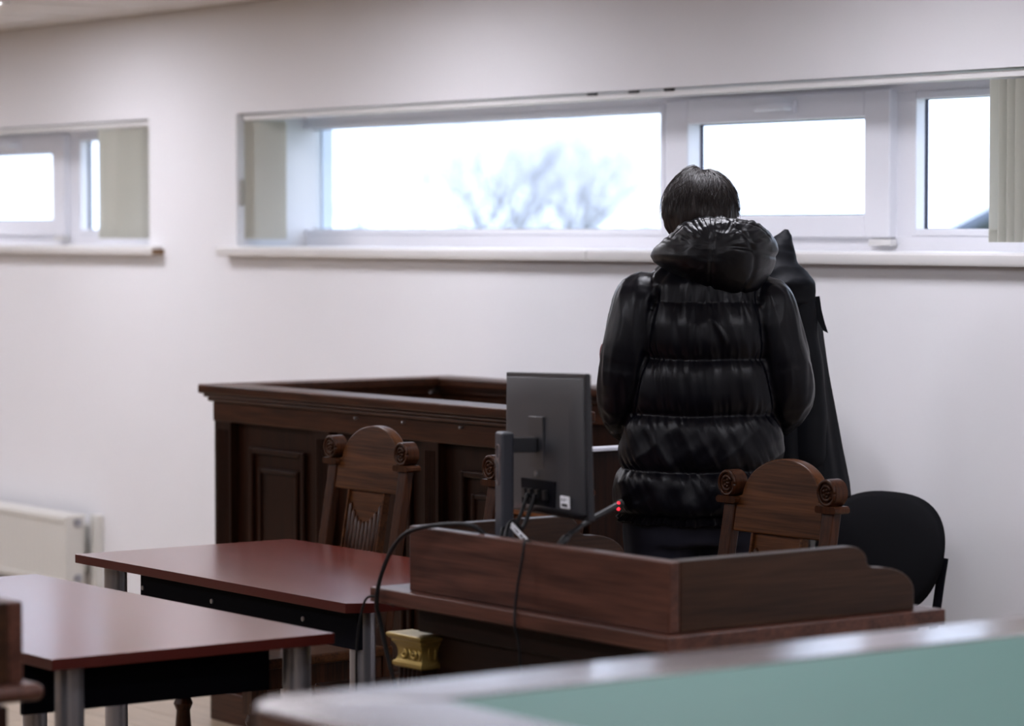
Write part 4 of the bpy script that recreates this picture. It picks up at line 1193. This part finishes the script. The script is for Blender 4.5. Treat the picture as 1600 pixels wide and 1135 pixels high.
    for v in bm.verts:
        p = v.co.copy(); q = math.atan2(p.y, p.x)
        sx, sy, szz = .0945, .108, .103
        # swept up a little left of the crown, fuller at the sides
        P = Vector((p.x * sx, p.y * sy, p.z * szz))
        if p.z < 0: P.x *= 1.0 - .06 * p.z * p.z; P.z *= .98
        top = max(0, p.z)
        P.z += .009 * math.exp(-((p.x + .30) / .30) ** 2) * top ** 3 - .007 * math.exp(-((p.x - .06) / .10) ** 2) * top ** 4
        st = noise.noise((q * 7, p.z * 1.5, 3.3)) * .0075 + noise.noise((q * 22, p.z * 2.5, 1.3)) * .0040 + noise.noise((q * 55, p.z * 4, 5.3)) * .0011
        P += v.co.normalized() * st
        if p.y > .35 and p.z < .45: P = P * .80                # face side stays bare
        v.co = P + c
    hair = obj('hair', bm, 'hair', t, smooth=True)
    random.seed(3)
    cv = bpy.data.curves.new('hair_strands', 'CURVE'); cv.dimensions = '3D'; cv.bevel_depth = .0008; cv.bevel_resolution = 0; cv.use_fill_caps = False
    for k in range(3600):
        q = random.uniform(0, 2 * PI); ph0 = random.uniform(.05, .9); span = random.uniform(.35, .9)
        sp = cv.splines.new('POLY'); n = 7; sp.points.add(n - 1); off = random.uniform(.0, .0035) + (random.random() < .12) * random.uniform(.002, .007); tw = random.gauss(0, .28)
        for i in range(n):
            ph = ph0 + span * i / (n - 1); qq = q + tw * i / (n - 1)
            if math.sin(qq) > .5 and ph > 1.1: ph = 1.1
            r = 1.0
            P = Vector((math.sin(ph) * math.cos(qq) * .0945, math.sin(ph) * math.sin(qq) * .108, math.cos(ph) * .103))
            px_ = P.x / .0945; top = max(0, math.cos(ph))
            P.z += .009 * math.exp(-((px_ + .30) / .30) ** 2) * top ** 3 - .007 * math.exp(-((px_ - .06) / .10) ** 2) * top ** 4
            P += P.normalized() * (.0015 + off + .003 * (i == n - 1) * random.random())
            sp.points[i].co = (*(P + c), 1); sp.points[i].radius = 1 - .6 * i / (n - 1)
    cv.materials.append(M['hair'])
    so = bpy.data.objects.new('hair_strands', cv); C.objects.link(so); so.parent = hair; so['kind'] = 'stuff'
person()

# ------------------------------------------------------------ hooded black coat hanging behind the person
def hanging_coat():
    ang = R(53.72 - 5.0)
    k = 0.967
    loc = (-6.067, 5.331, 1.6 * (1 - k))
    ux_, uy_ = math.cos(ang), math.sin(ang)
    cs = thing('coat_stand', 'dark coat stand hidden behind the person, carrying the black coat', 'coat stand', (-6.067 - .20 * ux_, 5.331 - .20 * uy_, 0), ang)
    bm = bmesh.new(); bm_tube(bm, [(0, 0.0, 0.015), (0, 0.0, 1.50)], .014, 14); obj('pole', bm, 'black_metal', cs, smooth='auto')
    bm = bmesh.new(); bm_cyl(bm, (0, 0, 0), (0, 0, .02), .13, n=32); obj('base', bm, 'black_metal', cs, smooth='auto')
    bm = bmesh.new(); bm_tube(bm, spline([(0, 0, 1.48), (.10, .0, 1.475), (.18, .0, 1.50), (.215, .004, 1.54), (.227, .007, 1.583)], 5), .006, 8); obj('hook', bm, 'black_metal', cs, smooth=True)
    t = thing('hooded_coat', 'long black hooded coat hanging behind the right side of the puffer jacket', 'coat', loc, ang)
    t.scale = (k, k, k)
    rows = [(.860, .0, 0, .207, .092), (.90, .0, 0, .203, .092), (1.0, -.004, 0, .185, .090), (1.10, -.008, 0, .170, .088), (1.20, -.012, 0, .155, .086), (1.30, -.015, 0, .143, .084), (1.38, -.018, 0, .135, .09), (1.42, -.022, 0, .122, .08), (1.46, -.03, 0, .09, .06), (1.49, -.03, 0, .05, .045)]
    bm = bmesh.new(); loft(bm, rows, 60, 2.1)
    me = remesh(bm, .006, 4)
    def fd(co, no):
        x, y, z = co.T; u_ = np.arctan2(y, x); P2 = np.stack([u_, np.zeros_like(z), z], 1)
        lo = sst(z, 1.45, .95)
        return (.004 + .010 * lo) * nz(P2, 4, 0, 1.2, 2.2) + .004 * nz(P2, 9, 0, 2, 4.4) + .004 * nz(co, 14, 14, 18, 1.7) * sst(z, 1.2, 1.45)
    displace(me, fd)
    cb = obj('coat_body', me, 'coat', t, smooth=True)
    # hood drawn up to a point on the hook, slumping over the shoulder
    rows = [(1.40, .03, -.03, .075, .06), (1.432, .022, -.03, .084, .07), (1.455, .020, -.03, .080, .066), (1.48, .008, -.02, .074, .06), (1.51, -.004, -.01, .064, .052), (1.54, -.002, 0, .048, .040), (1.565, .010, .005, .034, .028), (1.585, .020, .006, .018, .016), (1.602, .028, .007, .006, .006)]
    bm = bmesh.new(); loft(bm, rows, 44, 2.0)
    me = remesh(bm, .0045, 3)
    displace(me, lambda co, no: .006 * (1 - np.abs(nz(np.stack([co[:, 0] + co[:, 2] * .8, co[:, 1], co[:, 2]], 1), 14, 10, 26, 1.9)) * 2.2) + .005 * nz(co, 12, 12, 20, 6.6))
    obj('hood', me, 'coat', t, smooth=True)
    # empty sleeve and shoulder tab
    for s in (-1, 1):
        bm = bmesh.new(); capsule_chain(bm, [(s * .085 - .02, -.035, 1.40), (s * .105 - .02, -.045, 1.20), (s * .105 - .01, -.05, .98)], [.045, .046, .05], 20)
        me = remesh(bm, .006, 3); displace(me, lambda co, no: .006 * nz(co, 14, 14, 9, 3.3)); obj('sleeve', me, 'coat', t, smooth=True)
    bm = bmesh.new(); bm_prism(bm, [(.095, 1.418), (.118, 1.420), (.124, 1.38), (.133, 1.345), (.142, 1.318), (.128, 1.325), (.110, 1.36)], 'y', -.045, -.038)
    obj('shoulder_tab', bm, 'coat', t, bevel=0.001)
hanging_coat()
